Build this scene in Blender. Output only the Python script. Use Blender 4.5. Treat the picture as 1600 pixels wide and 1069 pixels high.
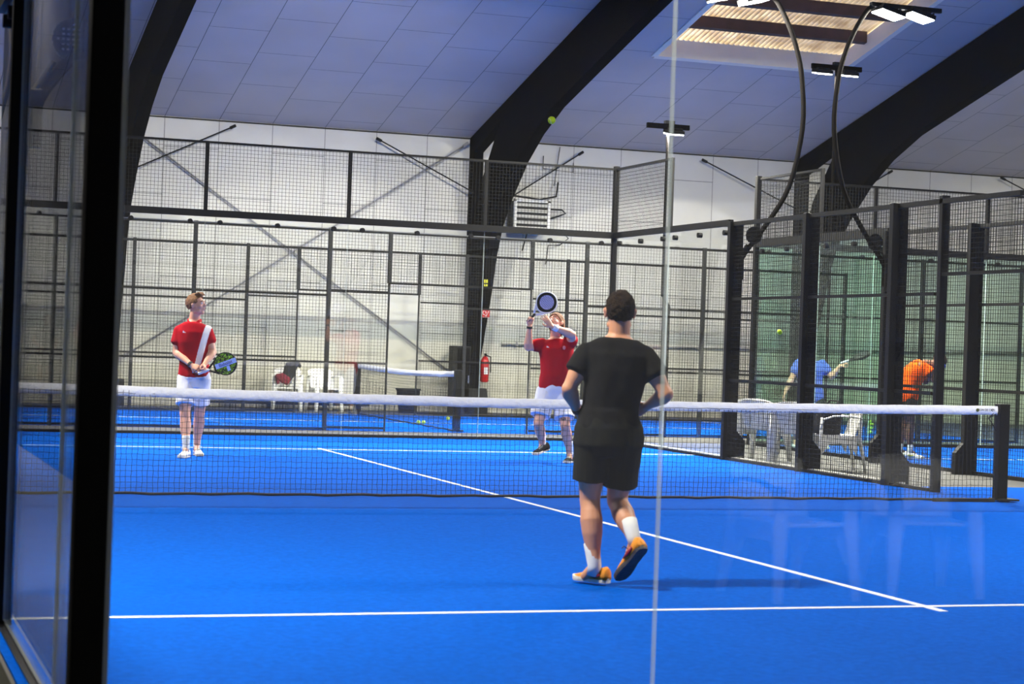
import bpy, bmesh, math, random
from mathutils import Vector, Matrix, noise
R_ = math.radians
random.seed(7)
for o in list(bpy.data.objects): bpy.data.objects.remove(o)
S = bpy.context.scene
COL = S.collection

# ------------------------------------------------------------------ camera
CP = Vector((-5.7057, -16.2504, 1.3696)); YAW = 0.336375; PIT = 0.0016433; ROL = 0.0345617
Fv = Vector((math.sin(YAW)*math.cos(PIT), math.cos(YAW)*math.cos(PIT), math.sin(PIT)))
Rt = Vector((math.cos(YAW), -math.sin(YAW), 0)); Uv = Rt.cross(Fv)
R2 = math.cos(ROL)*Rt + math.sin(ROL)*Uv; U2 = -math.sin(ROL)*Rt + math.cos(ROL)*Uv
cd = bpy.data.cameras.new('camera'); cam = bpy.data.objects.new('camera', cd); COL.objects.link(cam)
cam.matrix_world = Matrix(((R2.x,U2.x,-Fv.x,CP.x),(R2.y,U2.y,-Fv.y,CP.y),(R2.z,U2.z,-Fv.z,CP.z),(0,0,0,1)))
cd.sensor_width = 36; cd.lens = 3030.57/1600*36; cd.clip_start = .05; cd.clip_end = 200
cd.dof.use_dof = True; cd.dof.focus_distance = 21.5; cd.dof.aperture_fstop = 4.5
S.camera = cam
# ------------------------------------------------------------------ world, exposure
w = bpy.data.worlds.new('world'); S.world = w; w.use_nodes = True
w.node_tree.nodes['Background'].inputs[0].default_value = (.30,.42,.75,1)
w.node_tree.nodes['Background'].inputs[1].default_value = .5
S.view_settings.view_transform = 'Standard'; S.view_settings.look = 'None'
S.view_settings.gamma = 1; S.view_settings.use_curve_mapping = False
S.view_settings.exposure = 0.4
S.cycles.max_bounces = 10; S.cycles.diffuse_bounces = 5; S.cycles.glossy_bounces = 4
S.cycles.transparent_max_bounces = 40; S.cycles.sample_clamp_indirect = 6
LAMP_COL = (1.0, .94, .82)
LAMP_W = 430.0          # each floodlight head
FACE_E = 55.0           # glow of a floodlight's lens

sun=bpy.data.lights.new('low_sun','SUN'); sun.energy=26; sun.color=(1,.91,.78); sun.angle=R_(3)
so=bpy.data.objects.new('low_sun',sun); COL.objects.link(so); so.rotation_euler=(R_(20),R_(35),0)
# ------------------------------------------------------------------ materials
def srgb(r,g,b):
    f = lambda c: (c/255)/12.92 if c/255 <= .04045 else ((c/255+.055)/1.055)**2.4
    return (f(r),f(g),f(b),1)
def mat(name, col, rough=.5, metal=0, spec=.5, bump=0, bscale=50, var=0, vscale=8, emit=None, es=0, coat=0):
    m = bpy.data.materials.new(name); m.use_nodes = True
    nt = m.node_tree; N = nt.nodes; L = nt.links; b = N['Principled BSDF']
    b.inputs['Base Color'].default_value = col; b.inputs['Roughness'].default_value = rough
    b.inputs['Metallic'].default_value = metal; b.inputs['Specular IOR Level'].default_value = spec
    b.inputs['Coat Weight'].default_value = coat
    tc = N.new('ShaderNodeTexCoord')
    if var:
        n = N.new('ShaderNodeTexNoise'); n.inputs['Scale'].default_value = vscale; n.inputs['Detail'].default_value = 5
        L.new(tc.outputs['Object'], n.inputs['Vector'])
        r = N.new('ShaderNodeMapRange'); r.inputs['From Min'].default_value=.3; r.inputs['From Max'].default_value=.7
        r.inputs['To Min'].default_value = 1-var; r.inputs['To Max'].default_value = 1+var
        L.new(n.outputs['Fac'], r.inputs['Value'])
        x = N.new('ShaderNodeVectorMath'); x.operation='SCALE'; x.inputs[0].default_value = col[:3]
        L.new(r.outputs[0], x.inputs['Scale']); L.new(x.outputs[0], b.inputs['Base Color'])
    if bump:
        n = N.new('ShaderNodeTexNoise'); n.inputs['Scale'].default_value = bscale; n.inputs['Detail'].default_value = 3
        L.new(tc.outputs['Object'], n.inputs['Vector'])
        bp = N.new('ShaderNodeBump'); bp.inputs['Strength'].default_value = bump; bp.inputs['Distance'].default_value=.02
        L.new(n.outputs['Fac'], bp.inputs['Height']); L.new(bp.outputs[0], b.inputs['Normal'])
    if emit:
        b.inputs['Emission Color'].default_value = emit; b.inputs['Emission Strength'].default_value = es
    return m
def glass_mat(name, tint, gr=1.0):
    """thin pane: tinted transmission and mirror reflection by Fresnel"""
    m = bpy.data.materials.new(name); m.use_nodes = True; nt = m.node_tree; N = nt.nodes; L = nt.links
    N.remove(N['Principled BSDF']); out = N['Material Output']
    tr = N.new('ShaderNodeBsdfTransparent'); tr.inputs[0].default_value = tint
    gl = N.new('ShaderNodeBsdfGlossy'); gl.inputs['Roughness'].default_value = 0; gl.inputs[0].default_value = (1,1,1,1)
    ge = N.new('ShaderNodeNewGeometry'); mr = N.new('ShaderNodeMapRange')
    mr.inputs['To Min'].default_value = 1.5; mr.inputs['To Max'].default_value = 1/1.5
    L.new(ge.outputs['Backfacing'], mr.inputs['Value'])
    fr = N.new('ShaderNodeFresnel'); L.new(mr.outputs[0], fr.inputs['IOR'])
    mx = N.new('ShaderNodeMixShader'); L.new(fr.outputs[0], mx.inputs[0]); L.new(tr.outputs[0], mx.inputs[1]); L.new(gl.outputs[0], mx.inputs[2])
    L.new(mx.outputs[0], out.inputs['Surface']); return m
def panel_mat(name, col, rough, vec, rowh, bw, x0, y0, seam, patch=0, bands=False):
    """rows of boards with fine dark seams; vec = which object axes run along and across the boards"""
    m = bpy.data.materials.new(name); m.use_nodes = True; nt = m.node_tree; N = nt.nodes; L = nt.links; b = N['Principled BSDF']
    b.inputs['Roughness'].default_value = rough
    tc = N.new('ShaderNodeTexCoord'); sx = N.new('ShaderNodeSeparateXYZ'); L.new(tc.outputs['Object'], sx.inputs[0])
    cx = N.new('ShaderNodeCombineXYZ')
    a1 = N.new('ShaderNodeMath'); a1.operation='ADD'; a1.inputs[1].default_value = y0; L.new(sx.outputs[vec[0]], a1.inputs[0]); L.new(a1.outputs[0], cx.inputs[0])
    a2 = N.new('ShaderNodeMath'); a2.operation='ADD'; a2.inputs[1].default_value = x0; L.new(sx.outputs[vec[1]], a2.inputs[0]); L.new(a2.outputs[0], cx.inputs[1])
    br = N.new('ShaderNodeTexBrick'); br.offset = .37; br.inputs['Scale'].default_value = 1
    br.inputs['Brick Width'].default_value = bw; br.inputs['Row Height'].default_value = rowh
    br.inputs['Mortar Size'].default_value = .006; br.inputs['Mortar Smooth'].default_value = 0
    k = 1-patch
    br.inputs['Color1'].default_value = col; br.inputs['Color2'].default_value = (col[0]*k,col[1]*k,col[2]*k,1)
    br.inputs['Mortar'].default_value = seam
    L.new(cx.outputs[0], br.inputs['Vector'])
    n = N.new('ShaderNodeTexNoise'); n.inputs['Scale'].default_value=.9; n.inputs['Detail'].default_value=6; L.new(tc.outputs['Object'], n.inputs['Vector'])
    r = N.new('ShaderNodeMapRange'); r.inputs['From Min'].default_value=.3; r.inputs['From Max'].default_value=.7; r.inputs['To Min'].default_value=.92; r.inputs['To Max'].default_value=1.04
    L.new(n.outputs['Fac'], r.inputs['Value'])
    x = N.new('ShaderNodeVectorMath'); x.operation='SCALE'; L.new(br.outputs['Color'], x.inputs[0]); L.new(r.outputs[0], x.inputs['Scale'])
    last = x.outputs[0]
    if bands:   # low wall grime, plus a grey band that paints in a reflection
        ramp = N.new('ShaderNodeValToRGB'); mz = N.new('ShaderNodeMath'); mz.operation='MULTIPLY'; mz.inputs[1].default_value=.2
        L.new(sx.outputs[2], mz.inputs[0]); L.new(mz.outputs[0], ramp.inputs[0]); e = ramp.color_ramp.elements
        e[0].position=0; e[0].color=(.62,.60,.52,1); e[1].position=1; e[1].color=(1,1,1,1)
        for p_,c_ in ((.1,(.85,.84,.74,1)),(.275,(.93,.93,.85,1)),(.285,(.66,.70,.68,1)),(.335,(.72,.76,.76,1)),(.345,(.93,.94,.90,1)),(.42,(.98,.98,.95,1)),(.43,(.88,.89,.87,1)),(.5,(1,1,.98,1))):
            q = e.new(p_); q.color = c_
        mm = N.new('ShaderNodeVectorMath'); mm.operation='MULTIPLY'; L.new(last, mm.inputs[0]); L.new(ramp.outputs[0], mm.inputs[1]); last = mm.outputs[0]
    L.new(last, b.inputs['Base Color']); return m
M = {}
M['turf'] = mat('turf blue', srgb(0,92,205), .95, spec=.02, bump=.8, bscale=260, var=.13, vscale=30)
M['line'] = mat('line white', srgb(225,232,240), .9, bump=.5, bscale=200)
M['concrete'] = mat('concrete', srgb(68,68,66), .9, bump=.2, bscale=40, var=.14, vscale=2)
M['kerb'] = mat('kerb', srgb(196,196,188), .8, var=.1, vscale=5)
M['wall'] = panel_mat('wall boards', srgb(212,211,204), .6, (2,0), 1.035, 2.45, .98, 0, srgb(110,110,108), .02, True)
M['wallp'] = mat('plain wall', srgb(190,190,186), .7, var=.05, vscale=1)
M['wallk'] = mat('reflection-dark wall', srgb(15,15,16), .95, spec=0.0, var=.08, vscale=1)  # near-black only to darken what the side glass mirrors
M['ceil'] = panel_mat('ceiling boards', srgb(178,176,184), .55, (1,0), 1.035, 1.5, .98, .35, srgb(60,62,75), .03)
M['blk'] = mat('black powder coat', srgb(10,10,11), .55, spec=.18, bump=.05, bscale=300)
M['char'] = mat('charcoal steel', srgb(30,31,32), .6, spec=.2, var=.12, vscale=4)
M['arch'] = mat('black painted timber', srgb(8,7,7), .95, spec=.02, var=.25, vscale=3, bump=.1, bscale=20)
M['wire'] = mat('mesh wire', srgb(16,17,18), .6, spec=.15)
M['net'] = mat('net cord', srgb(10,12,24), .8)
M['tape'] = mat('net tape', srgb(238,238,240), .6, bump=.6, bscale=18, var=.03, vscale=20)
M['wht'] = mat('white plastic', srgb(226,226,220), .4, var=.03)
M['steel'] = mat('bright steel', srgb(190,192,190), .3, metal=1)
M['grey'] = mat('grey pipe', srgb(150,150,152), .5, var=.1)
M['red'] = mat('red enamel', srgb(185,18,26), .35)
M['yel'] = mat('yellow plate', srgb(205,200,30), .5)
M['ball'] = mat('tennis felt', srgb(205,235,20), .95, bump=.6, bscale=300)
M['bwht'] = mat('ball seam', srgb(240,240,230), .9)
M['trim'] = mat('white trim', srgb(232,228,218), .5, var=.03)
M['wood'] = mat('dark purlin', srgb(84,62,54), .7, var=.3, vscale=6, bump=.2, bscale=30)
M['lens'] = mat('lit lens', (1,1,1,1), .4, emit=(1,.98,.93,1), es=FACE_E)
M['glass'] = glass_mat('clear glass', (.975,.985,.98,1))
M['gglass'] = glass_mat('green glass', (.80,.93,.87,1))
M['edge'] = mat('ground glass edge', srgb(196,206,202), .25, spec=.8)
M['dark'] = mat('dark cloth', srgb(22,22,26), .85, bump=.3, bscale=60)
M['skin'] = mat('skin', srgb(205,148,120), .5, var=.05, vscale=15)

# corrugated sheet, faintly see-through to the dusk sky
m = bpy.data.materials.new('corrugated sheet'); m.use_nodes = True
b = m.node_tree.nodes['Principled BSDF']; b.inputs['Base Color'].default_value = srgb(222,196,160); b.inputs['Roughness'].default_value=.5
n = m.node_tree.nodes.new('ShaderNodeTexNoise'); n.inputs['Scale'].default_value = 3; n.inputs['Detail'].default_value=6
rp = m.node_tree.nodes.new('ShaderNodeValToRGB'); rp.color_ramp.elements[0].position=.35; rp.color_ramp.elements[0].color=srgb(205,190,165); rp.color_ramp.elements[1].position=.6; rp.color_ramp.elements[1].color=srgb(232,222,204)
tcn = m.node_tree.nodes.new('ShaderNodeTexCoord'); m.node_tree.links.new(tcn.outputs['Object'], n.inputs['Vector'])
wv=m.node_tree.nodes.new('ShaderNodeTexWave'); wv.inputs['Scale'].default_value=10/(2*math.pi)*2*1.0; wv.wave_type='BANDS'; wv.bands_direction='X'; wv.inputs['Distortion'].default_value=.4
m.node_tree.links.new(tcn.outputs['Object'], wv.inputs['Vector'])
ws=m.node_tree.nodes.new('ShaderNodeMapRange'); ws.inputs['To Min'].default_value=.62; ws.inputs['To Max'].default_value=1.0; m.node_tree.links.new(wv.outputs['Fac'],ws.inputs['Value'])  # pale and dark stripes paint the corrugation's shading into the colour
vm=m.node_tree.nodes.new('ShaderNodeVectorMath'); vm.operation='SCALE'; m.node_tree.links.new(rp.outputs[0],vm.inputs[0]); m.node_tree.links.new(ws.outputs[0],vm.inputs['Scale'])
m.node_tree.links.new(n.outputs['Fac'], rp.inputs[0]); m.node_tree.links.new(vm.outputs[0], b.inputs['Base Color'])
tl=m.node_tree.nodes.new('ShaderNodeBsdfTranslucent'); m.node_tree.links.new(vm.outputs[0], tl.inputs[0])
mx=m.node_tree.nodes.new('ShaderNodeMixShader'); mx.inputs[0].default_value=.5
m.node_tree.links.new(b.outputs[0],mx.inputs[1]); m.node_tree.links.new(tl.outputs[0],mx.inputs[2]); m.node_tree.links.new(mx.outputs[0],m.node_tree.nodes['Material Output'].inputs[0])
M['corr'] = m

# ------------------------------------------------------------------ mesh builder
class MB:
    def __init__(s): s.v=[]; s.f=[]
    def add(s, vs, fs):
        k=len(s.v); s.v += [tuple(v) for v in vs]; s.f += [tuple(i+k for i in f) for f in fs]; return s
    def box(s, x0,x1,y0,y1,z0,z1):
        return s.add([(x0,y0,z0),(x1,y0,z0),(x1,y1,z0),(x0,y1,z0),(x0,y0,z1),(x1,y0,z1),(x1,y1,z1),(x0,y1,z1)],
            [(0,3,2,1),(4,5,6,7),(0,1,5,4),(1,2,6,5),(2,3,7,6),(3,0,4,7)])
    def bbox(s, x0,x1,y0,y1,z0,z1, b=.006):
        """box with chamfered vertical and horizontal edges"""
        bm=bmesh.new(); bmesh.ops.create_cube(bm,size=1)
        for v in bm.verts: v.co=Vector((x0 if v.co.x<0 else x1, y0 if v.co.y<0 else y1, z0 if v.co.z<0 else z1))
        bmesh.ops.bevel(bm,geom=bm.edges[:],offset=b,segments=2,affect='EDGES',profile=.5)
        s.bm(bm); return s
    def bm(s, bm, mtx=None):
        bm.verts.index_update()
        s.add([(mtx@v.co) if mtx else v.co.copy() for v in bm.verts],[[v.index for v in f.verts] for f in bm.faces]); bm.free(); return s
    def tube(s, pts, r, n=8, cap=True, ratio=1, hint=None):
        """swept tube; r number or list (each a number or (a,b)); hint = direction of the a axis"""
        pts=[Vector(p) for p in pts]; vs=[]; fs=[]; m_=len(pts)
        if not isinstance(r,(list,tuple)): r=[r]*m_
        t0=(pts[1]-pts[0]).normalized()
        side = Vector(hint) if hint is not None else (Vector((0,0,1)) if abs(t0.z)<.9 else Vector((1,0,0)))
        for i,p in enumerate(pts):
            if i==0: t=pts[1]-pts[0]
            elif i==m_-1: t=pts[-1]-pts[-2]
            else: t=(pts[i+1]-pts[i]).normalized()+(pts[i]-pts[i-1]).normalized()
            t=t.normalized() if t.length>1e-9 else t0
            a=side-t*side.dot(t); a=a.normalized() if a.length>1e-6 else Vector((1,0,0)); bb=t.cross(a); side=a if hint is None else Vector(hint)
            ra,rb = r[i] if isinstance(r[i],(list,tuple)) else (r[i],r[i]*ratio)
            for k in range(n):
                q=2*math.pi*k/n; vs.append(p+a*ra*math.cos(q)+bb*rb*math.sin(q))
        for i in range(m_-1):
            for k in range(n):
                k2=(k+1)%n; fs.append((i*n+k,i*n+k2,(i+1)*n+k2,(i+1)*n+k))
        if cap: fs.append(tuple(range(n))[::-1]); fs.append(tuple((m_-1)*n+k for k in range(n)))
        return s.add(vs,fs)
    def ell(s, c, r, mtx=None, seg=20, rings=12):
        bm=bmesh.new(); bmesh.ops.create_uvsphere(bm,u_segments=seg,v_segments=rings,radius=1)
        if not isinstance(r,(tuple,list)): r=(r,r,r)
        T=Matrix.Translation(Vector(c))@(mtx.to_4x4() if mtx else Matrix())@Matrix.Diagonal((*r,1))
        return s.bm(bm,T)
    def prism(s, poly, a0, a1, axis=0):
        """polygon (u,v) extruded along an axis; axis 0: poly=(y,z); 1: (x,z); 2: (x,y)"""
        n=len(poly)
        def P(a,u,v): return (a,u,v) if axis==0 else ((u,a,v) if axis==1 else (u,v,a))
        vs=[P(a0,*p) for p in poly]+[P(a1,*p) for p in poly]
        fs=[tuple(range(n)),tuple(range(2*n-1,n-1,-1))]+[(i,(i+1)%n+0,(i+1)%n+n,i+n) for i in range(n)]
        return s.add(vs,fs)
    def wires(s, o, du, dv, nu, nv, pu, pv, r, nrm, off=0):
        """grid of thin square wires: o origin, du/dv unit directions, nu/nv lengths, pu/pv pitch"""
        o=Vector(o);du=Vector(du);dv=Vector(dv);nrm=Vector(nrm)
        k=0
        while k*pu<=nu+1e-4:
            c=o+du*(k*pu)+nrm*off; s.stick(c,c+dv*nv,du*r,nrm*r); k+=1
        k=0
        while k*pv<=nv+1e-4:
            c=o+dv*(k*pv)-nrm*off; s.stick(c,c+du*nu,dv*r,nrm*r); k+=1
        return s
    def stick(s,a,b,x,y):
        return s.add([a-x-y,a+x-y,a+x+y,a-x+y,b-x-y,b+x-y,b+x+y,b-x+y],[(0,1,5,4),(1,2,6,5),(2,3,7,6),(3,0,4,7),(0,3,2,1),(4,5,6,7)])
    def build(s, name, m_, parent=None, smooth=False):
        me=bpy.data.meshes.new(name); me.from_pydata(s.v,[],s.f); me.update()
        bm=bmesh.new(); bm.from_mesh(me); bmesh.ops.recalc_face_normals(bm,faces=bm.faces[:]); bm.to_mesh(me); bm.free()
        if smooth:
            for p in me.polygons: p.use_smooth=True
        ms = m_ if isinstance(m_,list) else [m_]
        for k in ms: me.materials.append(k)
        o=bpy.data.objects.new(name,me); COL.objects.link(o)
        if parent is not None: o.parent=parent
        return o
def tag(o,label=None,cat=None,group=None,kind=None):
    if label: o['label']=label
    if cat: o['category']=cat
    if group: o['group']=group
    if kind: o['kind']=kind
    return o
def thing(name,label,cat,loc=(0,0,0),rz=0,group=None):
    o=bpy.data.objects.new(name,None); COL.objects.link(o); o.location=loc; o.rotation_euler.z=rz; o.empty_display_size=.2
    return tag(o,label,cat,group)
def struct(o): o['kind']='structure'; return o
def copy_tree(o,parent=None):
    c=o.copy(); COL.objects.link(c); c.parent=parent
    for ch in list(o.children): copy_tree(ch,c)
    return c
def text(name,body,size,m_,mtx,parent,ext=.0006):
    cu=bpy.data.curves.new(name,'FONT'); cu.body=body; cu.size=size; cu.extrude=ext; cu.align_x='CENTER'; cu.align_y='CENTER'; cu.materials.append(m_)
    tmp=bpy.data.objects.new('tmp',cu); COL.objects.link(tmp); bpy.context.view_layer.update()
    me=bpy.data.meshes.new_from_object(tmp.evaluated_get(bpy.context.evaluated_depsgraph_get())); bpy.data.objects.remove(tmp)
    me.name=name
    o=bpy.data.objects.new(name,me); COL.objects.link(o); o.parent=parent; o.matrix_local=mtx
    return o

# ------------------------------------------------------------------ hall
EZ=5.47; SL=.246; YB=20.5; YR=1.0; ZR=EZ+SL*(YB-YR); YF=-19.0; XL=-6.25; XR=25.0
zc=lambda y: EZ+SL*(YB-y) if y>YR else ZR-SL*(YR-y)
struct(MB().box(XL-.2,XR+.2,YF-.2,YB+.2,-.2,0).build('floor',M['concrete']))
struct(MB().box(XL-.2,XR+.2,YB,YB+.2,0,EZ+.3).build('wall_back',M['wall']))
struct(MB().prism([(YF-.2,0),(YB,0),(YB,EZ+.3),(YR,ZR+.3),(YF-.2,zc(YF)+.3)],XL-.2,XL,0).build('unseen_dark_wall_left',M['wallk']))  # unseen wall, set close and near-black to darken the side glass reflection
struct(MB().prism([(YF-.2,0),(YB,0),(YB,EZ+.3),(YR,ZR+.3),(YF-.2,zc(YF)+.3)],XR,XR+.2,0).build('wall_right',M['wallp']))
struct(MB().box(XL-.2,XR+.2,YF-.2,YF,0,zc(YF)+.3).build('wall_front',M['wallp']))
# ceiling with a rooflight opening
SX0,SX1,SY0,SY1=8.0,11.75,9.6,15.75
cb=MB()
def slab(x0,x1,y0,y1,t=.14):
    cb.prism([(y0,zc(y0)),(y1,zc(y1)),(y1,zc(y1)+t),(y0,zc(y0)+t)],x0,x1,0)
slab(XL-.2,SX0,YR,YB+.2); slab(SX1,XR+.2,YR,YB+.2); slab(SX0,SX1,SY1,YB+.2); slab(SX0,SX1,YR,SY0); slab(XL-.2,XR+.2,YF-.2,YR)
struct(cb.build('ceiling',M['ceil']))
# dark joint where the ceiling boards meet the wall boards
struct(MB().box(XL,XR,YB-.012,YB+.0,EZ-.035,EZ-.008).build('trim_1',M['char']))
# rooflight: white reveal, purlins, corrugated sheet
sk=MB()
def plk(x0,x1,y0,y1,dz0,dz1): sk.prism([(y0,zc(y0)+dz0),(y1,zc(y1)+dz0),(y1,zc(y1)+dz1),(y0,zc(y0)+dz1)],x0,x1,0)
rl=thing('rooflight','rectangular opening in the panelled ceiling roofed with corrugated sheet','rooflight',(0,0,0))
plk(SX0-.0,SX1,SY1-.05,SY1+.07,-.02,.30); sk.build('lower_reveal',M['trim'],rl); sk=MB()
plk(SX1-.04,SX1+.07,SY0,SY1,-.02,.30); sk.build('side_reveal',M['trim'],rl); sk=MB()
plk(SX0-.07,SX0+.04,SY0,SY1,-.02,.30); sk.build('side_reveal',M['trim'],rl); sk=MB()
plk(SX0,SX1,SY0-.07,SY0+.05,-.02,.30); sk.build('upper_reveal',M['trim'],rl)
for y in (14.78,13.75,12.7,11.65,10.6):
    sk=MB(); h=.06 if y>15 else .0
    plk(SX0+.04,SX1-.04,y-.05,y+.05,.16+h,.36); sk.build('purlin',M['wood'],rl)
vs=[];fs=[];n=int((SX1-SX0+.2)/.0125)
for i in range(n+1):
    x=SX0-.1+i*.0125; dz=.02*math.sin(2*math.pi*x/.1)
    vs+=[(x,SY0-.1,zc(SY0-.1)+.38+dz),(x,SY1+.15,zc(SY1+.15)+.38+dz),(x,SY0-.1,zc(SY0-.1)+.39+dz),(x,SY1+.15,zc(SY1+.15)+.39+dz)]
for i in range(n):
    k=4*i; fs+=[(k,k+1,k+5,k+4),(k+2,k+6,k+7,k+3)]
MB().add(vs,fs).build('corrugated_sheet',M['corr'],rl,smooth=True)

# portal frames: curved haunch rib + wall post + roof beam
RIB=[(20.05,0),(20.03,.34),(19.93,1.09),(19.62,1.84),(19.36,2.46),(19.16,3.07),(18.87,3.62),(18.37,4.12),(17.55,4.76),(16.75,5.20),(15.75,5.59),(14.05,6.03),(12.45,6.44),(11.35,6.72),(8,7.5),(4,8.5),(YR,9.25),
     (YR,ZR-.03),(18.55,zc(18.55)-.32),(18.75,5.45),(19.6,4.55),(19.9,3.9),(20.2,3.2),(20.2,0)]
def frame(cx,label):
    t=thing('portal_frame',label,'roof frame',(cx,0,0),group='black portal frames of the hall')
    MB().prism(RIB,-.11,.11,0).build('curved_rib',M['arch'],t)
    MB().box(-.1,.1,20.18,20.46,0,EZ-.05).build('wall_post',M['arch'],t)
    MB().prism([(20.46,EZ-.02),(20.46,EZ-.32),(20.2,EZ-.32),(18.2,zc(18.2)-.30),(YR,zc(YR)-.30),(YR,zc(YR)-.02)],-.1,.1,0).build('roof_beam',M['arch'],t)
    p=MB().prism([(19.80,0),(20.17,0),(20.17,.5),(19.9,.5),(19.8,.3)],-.26,.24,0)
    p.build('foot_block',M['char'],t)
    return t
frame(-.86,'black curved portal frame at the left, beside the dark glass corner post')
frame(6.2,'black curved portal frame in the middle of the back wall with the red extinguisher')
frame(13.42,'black curved portal frame at the right, behind the two bowed light masts')

# wall bracing and knee rods
def rod(name,a,b,r,label,cat='brace',m_='grey',grp=None):
    a=Vector(a);b=Vector(b)
    t=thing(name,label,cat,a,group=grp)
    MB().tube([(0,0,0),b-a],r,8).build('rod',M[m_],t,smooth=True)
    d=(b-a).normalized()
    MB().tube([-d*.02,d*.10],r*2.1,8).build('end_plate',M[m_],t); MB().tube([b-a-d*.10,b-a+d*.0],r*2.1,8).build('end_plate',M[m_],t)
    return t
rod('wall_brace',(6.02,20.36,5.33),(-.6,20.36,.9),.017,'long grey diagonal brace rising to the right up to the middle frame')
rod('wall_brace',(-.6,20.42,5.2),(5.9,20.42,.75),.017,'long grey diagonal brace falling to the right from the left frame')
for a,b,l in [((4.15,20.3,5.3),(6.1,20.1,4.35),'thin black stay between the wall top and the left side of the middle frame'),
    ((1.35,20.3,5.35),(-.76,20.1,4.3),'thin black stay between the wall top and the left frame'),
    ((8.44,20.3,5.31),(6.3,19.9,3.95),'thin black stay right of the middle frame, over the heater'),
    ((11.11,20.3,5.33),(13.3,20.1,4.38),'thin black stay between the wall top and the left side of the right frame'),
    ((15.54,20.3,5.37),(13.5,19.6,4.3),'thin black stay right of the right frame'),
    ((18.28,20.3,5.40),(19.9,20.1,4.7),'thin black stay at the far right end of the wall')]:
    rod('knee_stay',a,b,.014,l,m_='blk',grp='thin stays of the portal frames')
t=thing('wall_pipe','pale pipe running along the wall low down at the right','pipe',(6.9,20.4,1.40))
MB().tube([(0,0,0),(12.5,0,.2)],.03,10).build('pipe',M['kerb'],t,smooth=True)
for i in range(7): MB().box(i*2-.02+.3,i*2+.02+.3,-.04,.1,-.045+i*.032,.045+i*.032).build('bracket',M['grey'],t)

# heater on the wall
t=thing('wall_heater','white louvred unit heater on the wall right of the middle frame','heater',(6.93,20.42,3.62))
MB().bbox(0,.72,-.42,0,0,.62).build('casing',M['char'],t)
f=MB(); f.box(-.02,.03,-.46,-.40,-.02,.64).box(.69,.74,-.46,-.40,-.02,.64).box(-.02,.74,-.46,-.40,.60,.65).box(-.02,.74,-.46,-.40,-.03,.02); f.build('front_frame',M['wht'],t)
for k in range(5):
    z=.05+k*.115
    MB().prism([(-.455,z),(-.44,z),(-.40,z+.075),(-.415,z+.075)],.03,.69,0).build('louvre',M['kerb'],t)
MB().tube([(.74,-.2,.5),(1.1,-.15,.5),(1.2,-.1,.44),(1.0,-.1,.36),(.74,-.2,.28)],.018,8).build('pipe',M['char'],t,smooth=True)
MB().tube([(.74,-.2,.1),(1.15,-.1,.05),(1.28,-.1,-.06),(1.1,-.1,-.2),(.85,-.1,-.22),(.83,-.05,-.6)],.012,8).build('pipe',M['char'],t,smooth=True)
MB().tube([(-.1,-.2,.74),(.6,-.2,.68),(.95,-.2,.76),(.98,-.2,1.05)],.02,8).build('flue',M['char'],t,smooth=True)
MB().tube([(.3,-.35,-.03),(.3,-.1,-.35)],.014,6).build('bracket',M['char'],t)
# wire hanger above
t=tag(MB().tube([(7.05+.6,20.42,5.2),(7.65,20.42,4.95),(8.3,20.42,4.9),(8.3,20.42,5.1)],.01,6).tube([(8.0,20.42,5.4),(7.9,20.42,4.6)],.008,6).build('wall_cable',M['char']),'loose dark cable fixed near the wall top right of the middle frame','cable')

# fire things on the middle frame
t=thing('fire_extinguisher','red fire extinguisher hung low on the right of the middle frame','extinguisher',(6.42,20.0,.62))
MB().tube([(0,0,0),(0,0,.02),(0,0,.42),(0,0,.49),(0,0,.52)],[.06,.085,.085,.05,.02],14).build('cylinder',M['red'],t,smooth=True)
MB().box(-.012,.012,-.07,.03,.52,.57).build('valve_handle',M['blk'],t)
MB().tube([(0,.0,.54),(.11,-.02,.5),(.115,-.02,.2)],.014,8).build('hose',M['blk'],t,smooth=True)
MB().box(-.04,.04,-.09,-.08,.16,.30).build('paper_label',M['wht'],t)
MB().box(-.1,0,.02,.06,.2,.24).build('wall_bracket',M['blk'],t)
t=thing('fire_sign','small square red hose sign with white symbol on the middle frame','sign',(6.24,19.50,1.97))
MB().box(-.075,.075,0,.01,-.075,.075).build('plate',M['red'],t)
g=MB(); 
g.tube([(-.045+.035*math.cos(a)+.01,-.004,.01+.035*math.sin(a)) for a in [i*.4-.5 for i in range(15)]],.006,5).tube([(.0,-.004,-.05),(.03,-.004,-.0),(.055,-.004,.05)],.006,5).tube([(-.03,-.004,-.045),(.01,-.004,-.05)],.006,5)
g.build('symbol',M['wht'],t)
MB().box(-.078,.078,.002,.012,-.08,-.075).build('border',M['wht'],t)
t=thing('warning_plate','small yellow plate high on the middle frame','sign',(6.13,19.24,2.54))
MB().box(-.035,.035,0,.01,-.08,.08).build('plate',M['yel'],t); MB().box(-.035,.035,-.002,.0,-.01,.01).build('stripe',M['char'],t)
t=thing('equipment_cabinet','tall dark cabinet standing at the left of the middle frame foot','cabinet',(5.82,19.8,0))
MB().bbox(-.12,.17,-.2,.3,0,1.32).build('body',M['char'],t)
MB().bbox(-.1,.15,-.215,-.2,.05,1.28,.004).build('door',M['arch'],t); MB().box(.12,.14,-.24,-.215,.6,.75).build('handle',M['steel'],t)
t=thing('waste_bin','low dark bin standing by the wall left of the cabinet','bin',(4.75,19.6,0))
MB().tube([(0,0,0),(0,0,.44)],[.17,.23],4+12).build('tub',M['arch'],t); MB().tube([(0,0,.44),(0,0,.47)],[.25,.25],16).build('rim',M['char'],t)
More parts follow.
